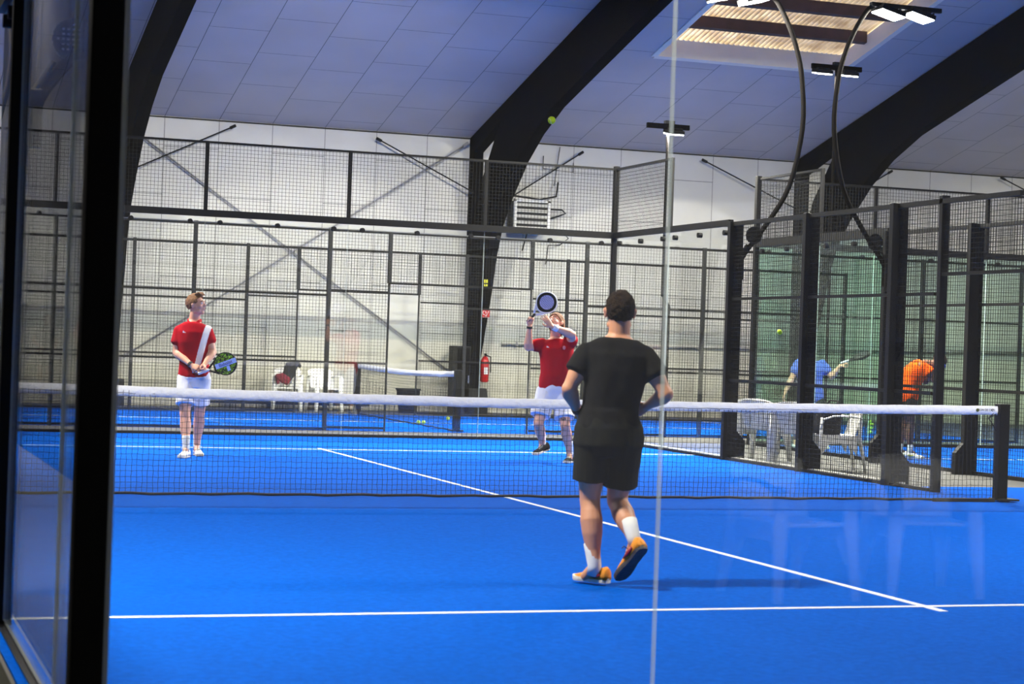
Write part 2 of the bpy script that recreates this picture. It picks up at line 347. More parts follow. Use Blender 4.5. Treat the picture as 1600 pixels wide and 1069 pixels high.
# dark bench along the wall base
t=thing('low_bench','long low dark bench along the wall behind the white chairs','bench',(2.2,20.15,0))
MB().bbox(-1.5,1.9,-.17,.17,.09,.14).build('seat_board',M['char'],t)
for x in (-1.4,0,1.7): MB().box(x-.04,x+.04,-.14,.14,0,.09).build('leg',M['char'],t)
t=thing('sports_bag','black and red bag lying on the dark bench by the wall','bag',(1.42,20.15,.145))
MB().ell((0,0,.06),(.2,.14,.065)).build('bag_body',M['dark'],t,smooth=True); MB().ell((.22,-.03,.055),(.1,.1,.06)).build('pocket',M['red'],t,smooth=True)
MB().tube([(-.12,0,.10),(0,0,.16),(.12,0,.10)],.012,6).build('strap',M['dark'],t)

# ------------------------------------------------------------------ turf
def turf(label,x0,x1,y0,y1,lines):
    t=MB().box(x0,x1,y0,y1,0,.012).build('court_turf',M['turf']); tag(t,label,'turf')
    for a in lines: MB().box(*a,.012,.0145).build('court_line',M['line'],t)
    return t
turf('blue turf of the near doubles court',-5,5,-10,10,[(-4.99,4.99,-6.975,-6.925),(-4.99,4.99,6.925,6.975),(-.025,.025,-7.15,-6.975),(-.025,.025,-6.925,6.925),(-.025,.025,6.975,7.15)])
t=tag(MB().box(5.0,7.15,-10,1.85,0,.011).build('aisle_turf',M['turf']),'strip of blue turf beyond the right net post, between the two courts','turf')
turf('blue turf of the right-hand doubles court, under the player in orange',7.3,17.3,-10,10,[(7.31,17.29,6.925,6.975),(12.275,12.325,.2,6.925)])
turf('blue turf of the narrow singles court by the back wall',-6.2,13.3,12,18.05,[(-3.6,-3.55,12.01,18.04),(-3.55,10.25,14.975,15.025),(10.25,10.3,12.01,18.04)])
struct(MB().box(5.06,5.14,1.9,10,0,.05).build('trim_2',M['kerb']))
struct(MB().box(-5,5.1,10.16,10.24,0,.045).build('trim_3',M['concrete']))
struct(MB().box(7.3,17.3,10.12,10.24,0,.05).build('trim_4',M['concrete']))

tag(MB().box(-6.24,-5.02,-18.9,20.4,0,.008).build('added_floor_strip',mat('added dark strip',srgb(40,40,35),.95,spec=.02,var=.15,vscale=3)),'added dark floor strip outside the left side glass, darkening its reflection','added strip')  # strip added to darken the aisle floor mirrored in the side glass
# ------------------------------------------------------------------ court walls
def clip(parent,p,nrm):
    nrm=Vector(nrm); p=Vector(p)
    MB().tube([p-nrm*.03,p+nrm*.03],.034,12).build('glass_clip',M['blk'],parent)
def wall_line(t,A,B,z0,z1,kind,gm='glass',pane=2.0,wr=.0021,pitch=.05,glassh=3.0,clips=True):
    """kind: 'glass' panes, 'mesh' framed mesh panel"""
    A=Vector((A[0],A[1],0));B=Vector((B[0],B[1],0));d=(B-A);Ln=d.length;d.normalize();n=Vector((-d.y,d.x,0))
    if kind=='glass':
        k=0
        while k*pane<Ln-.01:
            a=A+d*(k*pane+.004); b_=A+d*(min((k+1)*pane,Ln)-.004)
            m_=MB(); h=n*.006
            vs=[a-h,b_-h,b_+h,a+h]; vs=[v+Vector((0,0,z0)) for v in vs]+[v+Vector((0,0,z1)) for v in vs]
            m_.add(vs,[(0,3,2,1),(4,5,6,7),(0,1,5,4),(1,2,6,5),(2,3,7,6),(3,0,4,7)])
            g=m_.build('glass_pane',[M[gm],M['edge']],t)
            for p in g.data.polygons:
                if abs(p.normal.dot(n))<.5: p.material_index=1
            if clips:
                for q in (a+d*.2,b_-d*.2,(a+b_)/2): clip(g,q+Vector((0,0,z1-.07)),n)
            k+=1
    else:
        m_=MB().wires(A+Vector((0,0,z0)),d,(0,0,1),Ln,z1-z0,pitch,pitch,wr,n,off=wr)
        m_.build('mesh_panel',M['wire'],t)
def post(t,x,y,z0,z1,wx=.06,wy=.06,m_='blk',flare=0):
    f=MB(); f.bbox(x-wx/2,x+wx/2,y-wy/2,y+wy/2,z0,z1,.004)
    if flare:
        s_=1 if flare>0 else -1; e=x+s_*wx/2
        f.prism([(e-s_*.02,0),(e+flare,0),(e+flare,.26),(e-s_*.02,.40)],y-wy/2,y+wy/2,1)
    return f.build('post',M[m_],t)
def rail(t,A,B,z,h=.06,w=.06,m_='blk'):
    A=Vector((*A,z));B=Vector((*B,z));d=(B-A).normalized();n=Vector((-d.y,d.x,0))
    return MB().stick(A,B,n*w/2,Vector((0,0,h/2))).build('rail',M[m_],t)

# far end wall of the near court
t=thing('court_end_wall','glass wall with wire mesh above at the far end of the near court, behind the two players in red','court wall',(0,10,0))
L_=lambda p:(p[0],p[1]-10)
wall_line(t,(-5,0),(5,0),.04,2.97,'glass'); 
for x0 in (-5,-3,-1,1,3): wall_line(t,(x0,0),(x0+2,0),3.06,3.97,'mesh')
rail(t,(-5,0),(5,0),3.02,.09,.08); rail(t,(-5,0),(5,0),3.985,.03,.03); rail(t,(-5,0),(5,0),.02,.05,.06); rail(t,(-5,.0),(5,.0),2.90,.012,.012,'steel')
for x in (-5,-3,-1,1,3): post(t,x,0,3.06,4.0,.05,.05)
post(t,5.0,0,0,4.03,.075,.075)
# right side wall of the near court
t=thing('court_side_wall','right side wall of the near court: glass at the far end, then open mesh between thick black posts','court wall',(5.0,0,0))
wall_line(t,(0,10),(0,6.05),.04,2.97,'glass',pane=1.975)
for a,b in ((10,8.0),): wall_line(t,(0,a),(0,b),3.06,3.97,'mesh'); rail(t,(0,a),(0,b),3.985,.03,.03)
post(t,0,8.0,3.0,4.0,.05,.05)
rail(t,(0,9.95),(0,6.1),3.02,.08,.07); rail(t,(0,6.1),(0,-.3),3.0,.05,.05); rail(t,(0,9.95),(0,1.2),.02,.05,.05)
for a,b in ((6.0,4.05),(3.95,2.05),(1.95,1.2)): 
    wall_line(t,(0,a),(0,b),.04,2.97,'mesh')
    rail(t,(0,a),(0,b),2.05,.035,.03); rail(t,(0,a),(0,b),1.02,.035,.03)
for y,dx in ((6.03,.035),(4.0,.03),(2.0,.015)): post(t,dx,y,0,3.03,.19,.08,flare=.11)
post(t,.02,1.11,0,3.06,.09,.07)
# upper mesh beyond the post, over the way in
wall_line(t,(0,1.12),(0,-1.0),2.25,2.97,'mesh'); rail(t,(0,1.12),(0,-1.0),2.25,.035,.03)
# near end wall: the glass the picture is taken through
t=thing('near_glass_wall','near glass wall of the court seen close up, with a pane joint right of centre','court wall',(0,-10,0))
wall_line(t,(-4.86,0),(-2.955,0),.04,2.97,'glass',pane=1.905); wall_line(t,(-2.955,0),(5,0),.04,2.97,'glass',pane=1.99)
rail(t,(-4.86,0),(5,0),3.02,.09,.08); rail(t,(-4.86,0),(5,0),.0,.04,.06); MB().box(-4.864,-4.848,-.014,.014,.02,2.98).build('edge_highlight_strip',M['edge'],t)  # pale strip stands in for the highlight along the corner post's edge
MB().bbox(-4.972,-4.868,-.05,.05,0,4.0,.004).build('corner_post',M['blk'],t)
# left side wall
t=thing('left_glass_wall','dark side glass seen at a steep angle left of the thick black corner post','court wall',(-4.93,0,0))
wall_line(t,(0,-9.96),(0,-9.26),.04,2.97,'glass'); wall_line(t,(0,-9.25),(0,-7.15),.04,2.97,'glass',pane=2.1); wall_line(t,(0,-7.05),(0,-6.05),.04,2.97,'glass')
rail(t,(0,-9.96),(0,-6),3.02,.09,.08); rail(t,(0,-9.96),(0,-6),.0,.04,.06)
MB().bbox(-.05,.03,-7.14,-7.06,0,3.06,.004).build('post',M['blk'],t)

# right-hand court
t=thing('court_end_wall','far end wall of the right-hand court: green-tinted glass with mesh above','court wall',(7.3,10,0))
wall_line(t,(0,0),(10,0),.04,2.97,'glass',gm='gglass')
for x0 in range(0,10,2): wall_line(t,(x0,0),(x0+2,0),3.06,3.97,'mesh')
rail(t,(0,0),(10,0),3.02,.10,.08); rail(t,(0,0),(10,0),3.985,.03,.03); rail(t,(0,0),(10,0),.03,.06,.06)
for x in (2,4,6,8,10): post(t,x,0,3.06,4.0,.05,.05)
post(t,0,0,0,4.03,.075,.075)
t=thing('court_side_wall','left side wall of the right-hand court, thick black posts behind the white chairs','court wall',(7.3,0,0))
wall_line(t,(0,10),(0,6.05),.04,2.97,'glass',gm='gglass',pane=1.975)
wall_line(t,(0,10),(0,8.0),3.06,3.97,'mesh'); rail(t,(0,10),(0,8),3.985,.03,.03); post(t,0,8,3.0,4.0,.05,.05)
rail(t,(0,9.95),(0,6.1),3.02,.12,.07); rail(t,(0,6.1),(0,-.3),3.0,.05,.05); rail(t,(0,9.95),(0,2.0),.02,.05,.05)
for a,b in ((6.0,4.05),(3.95,2.05)):
    wall_line(t,(0,a),(0,b),.04,2.97,'mesh'); rail(t,(0,a),(0,b),2.05,.035,.03); rail(t,(0,a),(0,b),1.02,.035,.03)
for y in (6.0,4.0,2.0): post(t,-.045,y,0,3.03,.19,.08,flare=-.11)

# singles court fences (posts mirrored about its net at x 3.33)
def single_fence(y,label,s_):
    t=thing('mesh_fence',label,'fence',(3.33,y,0),group='mesh fences of the singles court')
    for x in (-9.5,-8.05,-6.1,-4.1,-2.08,2.04,4.05,6.05,8.05,9.97): post(t,x,0,0,3.03,.06,.05,'char')
    for x in (-1.15,1.13): post(t,x,0,2.24,3.0,.06,.05,'char'); post(t,x+(.0),0,0,2.24,.028,.028,'char')
    rail(t,(-9.5,0),(9.97,0),3.0,.04,.04); 
    rail(t,(-1.15,0),(1.13,0),2.24,.03,.03)
    for a,b in ((-9.47,-8.08),(-8.02,-6.13),(-6.07,-4.13),(-4.07,-2.11),(2.07,4.02),(4.08,6.02),(6.08,8.02),(8.08,9.94)):
        wall_line(t,(a,0),(b,0),.04,2.98,'mesh'); rail(t,(a,0),(b,0),2.02,.03,.03); rail(t,(a,0),(b,0),1.02,.03,.03); rail(t,(a,0),(b,0),.03,.03,.03)
    for a,b in ((-2.05,-1.17),(1.16,2.01)):
        wall_line(t,(a,0),(b,0),.04,2.98,'mesh'); rail(t,(a,0),(b,0),2.10,.03,.03); rail(t,(a,0),(b,0),1.02,.03,.03); rail(t,(a,0),(b,0),.05,.035,.03)
    wall_line(t,(-1.12,0),(1.10,0),2.26,2.98,'mesh')
    return t
single_fence(12.0,'near long mesh fence of the singles court, just behind the far glass wall',1)
single_fence(18.1,'far long mesh fence of the singles court, in front of the white boarded wall',-1)

# ------------------------------------------------------------------ nets
def net(label,loc,rz,half,hp,hc,ends=(1,1),pitch=.045,r=.0016,ph=.95,full=True):
    t=thing('padel_net',label,'net',loc,rz)
    top=lambda x: hc+(hp-hc)*(abs(x)/half)**1.6
    m_=MB(); nx=int(2*half/pitch)
    rnd=random.Random(3)
    for i in range(nx+1):
        x=-half+i*pitch; zt=top(x)-.03; pts=[]; nz=19
        z=0.02; k=0
        prev=None
        while z<zt:
            p=Vector((x+(rnd.random()-.5)*.008,.012*math.sin(z*3+x),z))
            if prev is not None: m_.stick(prev,p,Vector((r,0,0)),Vector((0,r,0)))
            prev=p; z+=pitch*1.0
    nz=int(hc/pitch)
    for j in range(nz):
        z=.02+j*pitch; prev=None
        for i in range(0,nx+1):
            x=-half+i*pitch
            p=Vector((x,.012*math.sin(z*3+x),z*(top(x)/hc if j>3 else 1)+(rnd.random()-.5)*.008))
            if prev is not None: m_.stick(prev,p,Vector((0,0,r)),Vector((0,r,0)))
            prev=p
    m_.build('net_mesh',M['net'],t)
    # folded top tape
    vs=[];fs=[];n=int(half*16)
    for i in range(n+1):
        x=-half+2*half*i/n; z=top(x); j=.002*math.sin(i*1.7)+.0015*math.sin(i*.61); h=.086
        for yy,zz in ((-.008-j,z-h),(-.011+j,z-h*.5),(-.009,z-.008),(-.004,z),(.004,z),(.009,z-.008),(.011,z-h*.5),(.008,z-h)): vs.append((x,yy,zz+j))
    for i in range(n):
        for k in range(7): a=i*8+k; fs.append((a,a+1,a+9,a+8))
        fs.append((i*8+7,i*8,i*8+8,i*8+15))
    MB().add(vs,fs).build('top_tape',M['tape'],t,smooth=True)
    # bottom band lying on the turf
    MB().tube([(-half+2*half*i/60,.02*math.sin(i*.9),.018+.004*math.sin(i*2.1)) for i in range(61)],.012,6).build('bottom_band',M['net'],t,smooth=True)
    for s_ in (-1,1):
        if (s_<0 and not ends[0]) or (s_>0 and not ends[1]): continue
        p=MB().bbox(s_*(half+.06)-.055,s_*(half+.06)+.055,-.05,.05,0.02,ph,.006).build('post',M['blk'],t)
        MB().bbox(s_*(half+.055)-.05,s_*(half+.055)+.16 if s_>0 else s_*(half+.055)+.05,-.11,.11,0.012,.03,.004).build('base_plate',M['char'],p)
        q=MB()
        for zz in (.2,.42,.62): q.tube([(s_*(half+.105),-.02,zz),(s_*(half+.112),-.02,zz)],.006,6)
        q.build('bolt',M['steel'],p)
        MB().tube([(s_*half,-.0,top(half)-.03),(s_*(half-.10),-.01,top(half)-.12),(s_*half,0,top(half)-.24)],.006,6).tube([(s_*half,0,top(half)-.07),(s_*(half-.10),-.01,top(half)-.12)],.007,6).build('lashing_cord',M['net'],t)
    return t
nt=net('padel net across the near court with white top tape and black right post',(0,0,.012),0,5.0,.93,.885,(1,1))
# marks at the right end of the tape
RX=Matrix.Rotation(R_(90),4,'X')
M['ink']=mat('ink',srgb(60,60,66),.7); M['olive']=mat('olive print',srgb(70,76,20),.6)
o=MB().tube([(4.77,-.0125,.885),(4.77,-.0145,.885)],.017,18).build('round_emblem',M['olive'],nt)
text('lettering','LEON DE ORO',.030,M['ink'],Matrix.Translation((4.865,-.0135,.888))@RX,nt)
MB().tube([(4.94+.011*math.cos(a),-.013,.888+.011*math.sin(a)) for a in [i*.5 for i in range(11)]],.0025,5).build('round_emblem',M['ink'],nt)
t=tag(MB().bbox(-.34,.34,-.018,.018,0,.035,.004).build('weight_strap',M['dark']),'flat black strap lying on the turf at the foot of the right net post','strap'); t.location=(4.62,-.06,.012)
net('shorter net of the singles court seen nearly end-on behind the far glass',(3.33,15.05,.012),R_(90),2.95,.93,.885,(1,1),pitch=.045)

# ------------------------------------------------------------------ lights
def light(parent,loc,rot,sx,sy,W,name='lamp_light'):
    l=bpy.data.lights.new(name,'AREA'); l.shape='RECTANGLE'; l.size=sx; l.size_y=sy; l.energy=W; l.color=LAMP_COL
    o=bpy.data.objects.new(name,l); COL.objects.link(o); o.parent=parent; o.matrix_local=Matrix.Translation(loc)@rot
    return o
def flood(t,c,tilt_axis,tilt,W,sx=.30,sy=.24):
    """floodlight head: housing with fins, lit lens beneath, aimed down with a tilt"""
    T=Matrix.Translation(Vector(c))@Matrix.Rotation(tilt,4,tilt_axis)
    def loc(mb): mb.v=[tuple(T@Vector(v)) for v in mb.v]; return mb
    h=loc(MB().bbox(-sx/2,sx/2,-sy/2,sy/2,.012,.07,.006)).build('floodlight_housing',M['blk'],t)
    f=MB()
    for i in range(7): f.box(-sx/2+.03+i*(sx-.06)/6-.004,-sx/2+.03+i*(sx-.06)/6+.004,-sy/2+.02,sy/2-.02,.07,.10)
    loc(f).build('cooling_fin',M['blk'],h)
    loc(MB().box(-sx/2+.012,sx/2-.012,-sy/2+.012,sy/2-.012,-.004,.012)).build('lit_lens',M['lens'],h)
    light(t,(0,0,0),T@Matrix.Translation((0,0,-.012)),sx-.03,sy-.03,W)
def mast(x,y,s_,label,vis=True,W=None):
    """bowed mast bolted to a wall post; s_ = +1 bows to +x (outwards), lamps over the court on the other side"""
    W=W or LAMP_W
    t=thing('light_mast',label,'light mast',(x,y,0))
    P=[(.10,2.45),(.16,2.62),(.47,3.03),(.77,3.53),(.93,4.28),(.90,4.9),(.82,5.25),(.69,5.57),(.52,5.85),(.42,5.93)]
    pts=[]
    for i in range(len(P)-1):
        for k in range(4):
            q=k/4; p0=P[max(i-1,0)];p1=P[i];p2=P[i+1];p3=P[min(i+2,len(P)-1)]
            f=lambda a,b,c,d:.5*((2*b)+(-a+c)*q+(2*a-5*b+4*c-d)*q*q+(-a+3*b-3*c+d)*q**3)
            pts.append((s_*f(p0[0],p1[0],p2[0],p3[0]),0,f(p0[1],p1[1],p2[1],p3[1])))
    pts.append((s_*P[-1][0],0,P[-1][1]))
    MB().tube(pts,.032,10).build('mast_tube',M['arch'],t,smooth=True)
    MB().bbox(min(s_*.02,s_*.14),max(s_*.02,s_*.14),-.05,.05,2.3,2.6,.004).build('mounting_plate',M['blk'],t)
    # racket-shaped plate with round holes
    g=MB(); c=Vector((s_*.285,-.03,2.87)); N_=28; ho=[]
    for i in range(-3,4):
        for j in range(-3,4):
            if i*i+j*j<=9.5: ho.append((i*.026,j*.026))
    bm=bmesh.new()
    # disc built from a fine grid of cells, leaving the holes open
    st=.0065; K=17
    grid={}
    def gv(i,j):
        if (i,j) not in grid: grid[(i,j)]=bm.verts.new((c.x+i*st,c.y,c.z+j*st))
        return grid[(i,j)]
    for i in range(-K,K):
        for j in range(-K,K):
            u=(i+.5)*st;v=(j+.5)*st
            if u*u+v*v>.108**2: continue
            if any((u-a)**2+(v-b)**2<.0088**2 for a,b in ho): continue
            bm.faces.new((gv(i,j),gv(i+1,j),gv(i+1,j+1),gv(i,j+1)))
    ex=bmesh.ops.extrude_face_region(bm,geom=bm.faces[:]); 
    for e in ex['geom']:
        if isinstance(e,bmesh.types.BMVert): e.co.y+=.03
    g.bm(bm); g.tube([(s_*.19,-.015,2.75),(s_*.10,-.015,2.60)],.016,8)
    g.build('racket_emblem',M['blk'],t)
    # head: cross bar with two floodlights
    hx=s_*.42; hz=5.95
    MB().bbox(hx-.04 if s_<0 else hx-1.0,hx+1.0 if s_<0 else hx+.04,-.035,.035,hz-.03,hz+.03,.004).build('cross_bar',M['blk'],t)
    for k in (.22,.66): flood(t,(hx-s_*k,0,hz-.12),'Y',R_(-s_*14),W,.36,.30)
    for k in (.22,.66): MB().tube([(hx-s_*k,0,hz-.03),(hx-s_*k,0,hz-.09)],.02,8).build('bracket',M['blk'],t)
    return t
mast(5.0,6.03,1,'bowed black light mast on the thick post nearest the glass corner of the near court')
mast(7.3,6.0,-1,'bowed black light mast curving the other way, on the right-hand court wall')
mast(5.0,-6.0,1,'bowed light mast at the near right of the near court')
mast(-5.0,6.0,-1,'bowed light mast at the far left of the near court')
mast(-5.0,-6.0,-1,'bowed light mast at the near left of the near court')
mast(17.3,6.0,1,'bowed light mast at the far right of the right-hand court')
def tmast(x,y,z,label,heads,W,kink=False,hb=.36):
    t=thing('light_pole',label,'light pole',(x,y,0))
    if kink: MB().tube([(.12,0,0),(.12,0,2.06),(0,0,2.24),(0,0,z)],.025,8).build('pole',M['arch'],t)
    else: MB().tube([(0,0,0),(0,0,z)],.028,8).build('pole',M['arch'],t)
    MB().bbox(-hb,hb,-.03,.03,z-.02,z+.06,.004).build('cross_bar',M['arch'],t)
    for hx in heads: flood(t,(hx,-.02,z-.10),'X',R_(12),W,.28,.22)
    for hx in heads: MB().tube([(hx,0,z-.02),(hx,0,z-.06)],.02,8).build('bracket',M['blk'],t)
    MB().bbox(-.06,.1,-.04,.04,z+.06,z+.11,.004).build('driver_box',M['char'],t)
    return t
tmast(6.56,11.75,4.87,'thin straight pole with a single floodlight under its cross bar, left of the rooflight',[.09],LAMP_W*1.5,True)
tmast(9.47,11.7,6.02,'thin straight pole with two floodlights under its cross bar, below the rooflight',[-.27,.20],LAMP_W*.7,hb=.45)
def hung(x,y,z,label,tilt,W):  # floodlight added out of view to brighten the back wall
    t=thing('added_floodlight',label,'floodlight',(x,y,z))
    flood(t,(0,0,0),'X',R_(tilt),W,.42,.34)
    MB().tube([(0,0,.07),(0,0,zc(y)-z)],.012,6).build('drop_rod',M['blk'],t)
hung(2.4,10.9,6.75,'added unseen floodlight above the middle of the far glass wall',6,LAMP_W*3.0)
hung(-3.9,10.9,6.75,'added unseen floodlight above the left part of the far glass wall',6,LAMP_W*1.5)
hung(15.5,10.9,6.75,'added unseen floodlight above the end wall of the right-hand court',6,LAMP_W*1.5)
tmast(-5.6,11.7,4.87,'thin straight pole with a single floodlight, added out of view far left',[.0],LAMP_W*1.0)  # added unseen pole lamp, more light for the back wall

# ------------------------------------------------------------------ plastic chairs
def make_chair(label,grp):
    t=thing('plastic_chair',label,'chair',(0,0,0),group=grp)
    MB().bbox(-.23,.23,-.22,.22,.41,.435,.01).build('seat',M['wht'],t,smooth=False)
    vs=[];fs=[];nx=12;nz=8
    for s_ in (0,1):
        for j in range(nz+1):
            for i in range(nx+1):
                u=i/nx*2-1; q=j/nz; wv=.22+.04*q; zt=.74+.06*math.sqrt(max(0,1-u*u*.95))
                vs.append((u*wv, .21+.10*q-.05*u*u+.012*s_, .40+(zt-.40)*q))
    W_=(nx+1)*(nz+1)
    for j in range(nz):
        for i in range(nx):
            if 2<=j<=5 and i in (2,5,8) : pass
            a=j*(nx+1)+i; fs.append((a,a+1,a+nx+2,a+nx+1)); fs.append((W_+a,W_+a+nx+1,W_+a+nx+2,W_+a+1))
    for j in range(nz):
        for i in (0,nx): a=j*(nx+1)+i; fs.append((a,a+nx+1,W_+a+nx+1,W_+a))
    for i in range(nx): a=nz*(nx+1)+i; fs.append((a,a+1,W_+a+1,W_+a))
    MB().add(vs,fs).build('backrest',M['wht'],t,smooth=True)
    for s_ in (-1,1):
        MB().tube([(s_*.235,.25,.64),(s_*.27,.1,.665),(s_*.28,-.1,.66),(s_*.27,-.22,.62),(s_*.255,-.245,.5)],[(.03,.012)]*5,8,hint=(1,0,0)).build('armrest',M['wht'],t,smooth=True)
        MB().tube([(s_*.235,-.23,.64),(s_*.24,-.235,.42),(s_*.265,-.27,0)],[(.035,.016),(.055,.02),(.032,.016)],8,hint=(1,0,.0)).build('leg',M['wht'],t,smooth=True)
        MB().tube([(s_*.23,.24,.62),(s_*.225,.23,.42),(s_*.26,.31,0)],[(.045,.016),(.06,.02),(.034,.016)],8,hint=(1,0,.0)).build('leg',M['wht'],t,smooth=True)
        MB().prism([(-.22,.41),(.21,.41),(.20,.20),(.12,.33),(-.13,.33),(-.22,.20)],s_*.228-.008,s_*.228+.008,0).build('side_skirt',M['wht'],t)
    return t
ch0=make_chair('white plastic armchair by the back wall with a dark jacket over its backrest','white chairs by the back wall')
ch0.location=(2.35,19.45,0); ch0.rotation_euler.z=R_(-12)
c=copy_tree(ch0); c.location=(3.08,19.5,0); c.rotation_euler.z=R_(8); c['label']='empty white plastic armchair by the back wall, just left of the singles court net post'
for i,(x,y,z,rz,l) in enumerate([(5.55,6.12,0,128,'white plastic armchair between the courts, back to us, right of the first thick post'),
    (5.52,5.18,0,146,'white plastic armchair between the courts, back to us, left of the second thick post'),
    (5.66,4.40,0,-104,'white plastic armchair between the courts, turned sideways with a black bag on it')]):
    c=copy_tree(ch0); c.location=(x,y,z); c.rotation_euler.z=R_(rz); c['label']=l; c['group']='white chairs between the two courts'
for x,y,rz,l in ((-.55,-13.6,180-8,'white plastic armchair mirrored in the near glass, left of two reflections'),(.35,-13.7,180+10,'white plastic armchair mirrored in the near glass, right of two reflections')):
    c=copy_tree(ch0); c.location=(x,y,0); c.rotation_euler.z=R_(rz); c['label']=l; c['group']='white chairs outside the near glass'
# clothes and bag on the chairs
t=tag(MB().tube([(2.30,19.42,.50),(2.38,19.55,.66),(2.46,19.66,.84),(2.56,19.72,.90),(2.66,19.76,.82)],[(.05,.02),(.11,.03),(.12,.035),(.10,.035),(.03,.02)],10,hint=(1,0,0)).build('dark_jacket',M['dark'],smooth=True),'dark jacket thrown over the backrest of the left white chair by the back wall','jacket')
t=tag(MB().tube([(2.06,19.15,.66),(2.18,19.2,.62),(2.32,19.25,.55)],[(.03,.02),(.09,.03),(.08,.05)],8,hint=(0,0,1)).tube([(2.08,19.2,.66),(2.12,19.2,.50)],.03,8).build('red_shirt',mat('dark red cloth',srgb(110,22,40),.9)),'dark red garment hanging from the arm of the left white chair by the back wall','garment')
t=thing('shoulder_bag','black bag hanging on the backrest of the white chair between the two courts','bag',(5.52,4.38,.438))
MB().bbox(-.12,.12,-.17,.17,.0,.30,.03).build('bag_body',M['dark'],t,smooth=True); MB().bbox(-.13,.13,-.18,.18,.24,.33,.02).build('flap',M['dark'],t,smooth=True)
MB().tube([(0,-.16,.26),(.1,-.1,.40),(.1,.1,.40),(0,.16,.26)],.012,6).build('strap',M['dark'],t)

# ------------------------------------------------------------------ balls
def ball(x,y,z,label,grp=None):
    t=thing('tennis_ball',label,'ball',(x,y,z),group=grp)
    MB().ell((0,0,0),.033,seg=24,rings=16).build('felt_ball',M['ball'],t,smooth=True)
    pts=[]
    for i in range(49):
        a=i/48*2*math.pi; q=Vector((math.cos(a)+.0*math.cos(3*a),math.sin(a),.55*math.sin(2*a))).normalized()*.0335; pts.append(q)
    MB().tube(pts,.0016,5,cap=False).build('seam',M['bwht'],t)
    t.rotation_euler=(random.random()*3,random.random()*3,0)
    return t
AIR=(Fv+R2*(862-800)/3030.57-U2*(188-534.5)/3030.57)
q=CP+AIR*16.6; ball(q.x,q.y,q.z,'yellow-green ball high in the air in front of the middle black frame')
q=CP+(Fv+R2*(1218-800)/3030.57-U2*(519-534.5)/3030.57)*23.2; ball(q.x,q.y,q.z,'yellow-green ball in mid-air above the white chairs between the courts')
ball(3.46,14.51,.045,'yellow ball on the singles court turf, left of a touching pair by the net','balls on the singles court')
ball(3.56,14.54,.045,'yellow ball on the singles court turf, right of a touching pair by the net','balls on the singles court')
ball(4.52,16.25,.045,'yellow ball on the singles court turf beyond its net, near the dark net post','balls on the singles court')
t=thing('ball_bag','small pile of yellow balls far back on the turf right of the white chairs','ball bag',(11.6,14.0,.012))
for k,(dx,dz) in enumerate(((0,.035),(.05,.045),(0,.10),(.05,.11),(.01,.165),(.055,.175),(.03,.23))): MB().ell((dx,0,dz),.034,seg=14,rings=8).build('ball',M['ball'],t,smooth=True)

# ------------------------------------------------------------------ people
YW=-YAW
def bake(mb,name,m_,parent,vox=.007,smooth=4,fold=0,fs=9,seed=0,keep=None):
    """union of overlapping closed pieces -> one continuous skin"""
    me=bpy.data.meshes.new(name); me.from_pydata([tuple(v) for v in mb.v],[],mb.f); me.update()
    bm=bmesh.new(); bm.from_mesh(me); bmesh.ops.recalc_face_normals(bm,faces=bm.faces[:]); bm.to_mesh(me); bm.free()
    o=bpy.data.objects.new(name,me); COL.objects.link(o)
    r=o.modifiers.new('r','REMESH'); r.mode='VOXEL'; r.voxel_size=vox; r.adaptivity=0
    if smooth: q=o.modifiers.new('s','SMOOTH'); q.iterations=smooth; q.factor=.5
    bpy.context.view_layer.update()
    me2=bpy.data.meshes.new_from_object(o.evaluated_get(bpy.context.evaluated_depsgraph_get()))
    bpy.data.objects.remove(o); me2.name=name
    if fold:
        n=[v.normal.copy() for v in me2.vertices]
        for v,nn in zip(me2.vertices,n):
            c=v.co; k=noise.noise(Vector((c.x*fs,c.y*fs,c.z*fs*.55+seed)))+.5*noise.noise(Vector((c.x*fs*2.3+4,c.y*fs*2.3,c.z*fs*1.2+seed)))
            v.co=c+nn*k*fold
    if keep:
        bm=bmesh.new(); bm.from_mesh(me2); bmesh.ops.delete(bm,geom=[v for v in bm.verts if not keep(v.co)],context='VERTS'); bm.to_mesh(me2); bm.free()
    for p in me2.polygons: p.use_smooth=True
    me2.materials.clear()
    for k in (m_ if isinstance(m_,list) else [m_]): me2.materials.append(k)
    q=bpy.data.objects.new(name,me2); COL.objects.link(q); q.parent=parent
    return q
V=Vector
def lerp(a,b,t): return V(a)*(1-t)+V(b)*t
def limb(mb,a,b,rr,bulge=None,n=16):
    """rr: list of (t, radius[, offset]) along a-b; bulge direction for offsets"""
    pts=[];rs=[]
    for q in rr:
        p=lerp(a,b,q[0])
        if len(q)>2 and bulge is not None: p=p+V(bulge)*q[2]
        pts.append(p); rs.append(q[1])
    mb.tube(pts,rs,n); mb.ell(pts[0],rs[0]); mb.ell(pts[-1],rs[-1]); return mb
def arm(mb,s,e,w_,k=1.0,fat=1.0):
    limb(mb,s,e,[(0,.056*k),(.25,.054*k*fat),(.55,.049*k*fat),(.85,.042*k),(1,.041*k)])
    limb(mb,e,w_,[(0,.042*k),(.2,.046*k*fat),(.45,.041*k),(.8,.029*k),(1,.026*k)])
def leg(mb,h,kn,an,back,k=1.0):
    limb(mb,h,kn,[(0,.088*k),(.3,.088*k),(.65,.072*k),(.9,.058*k),(1,.056*k)])
    limb(mb,kn,an,[(0,.056*k),(.12,.054*k,.008),(.3,.061*k,.018),(.5,.055*k,.014),(.75,.038*k,.004),(1,.034*k)],back)
def frame3(d,n):
    """orthonormal frame: y along d, z near n"""
    y=V(d).normalized(); z=V(n)-y*y.dot(V(n)); z.normalize(); x=y.cross(z)
    return Matrix(((x.x,y.x,z.x),(x.y,y.y,z.y),(x.z,y.z,z.z)))
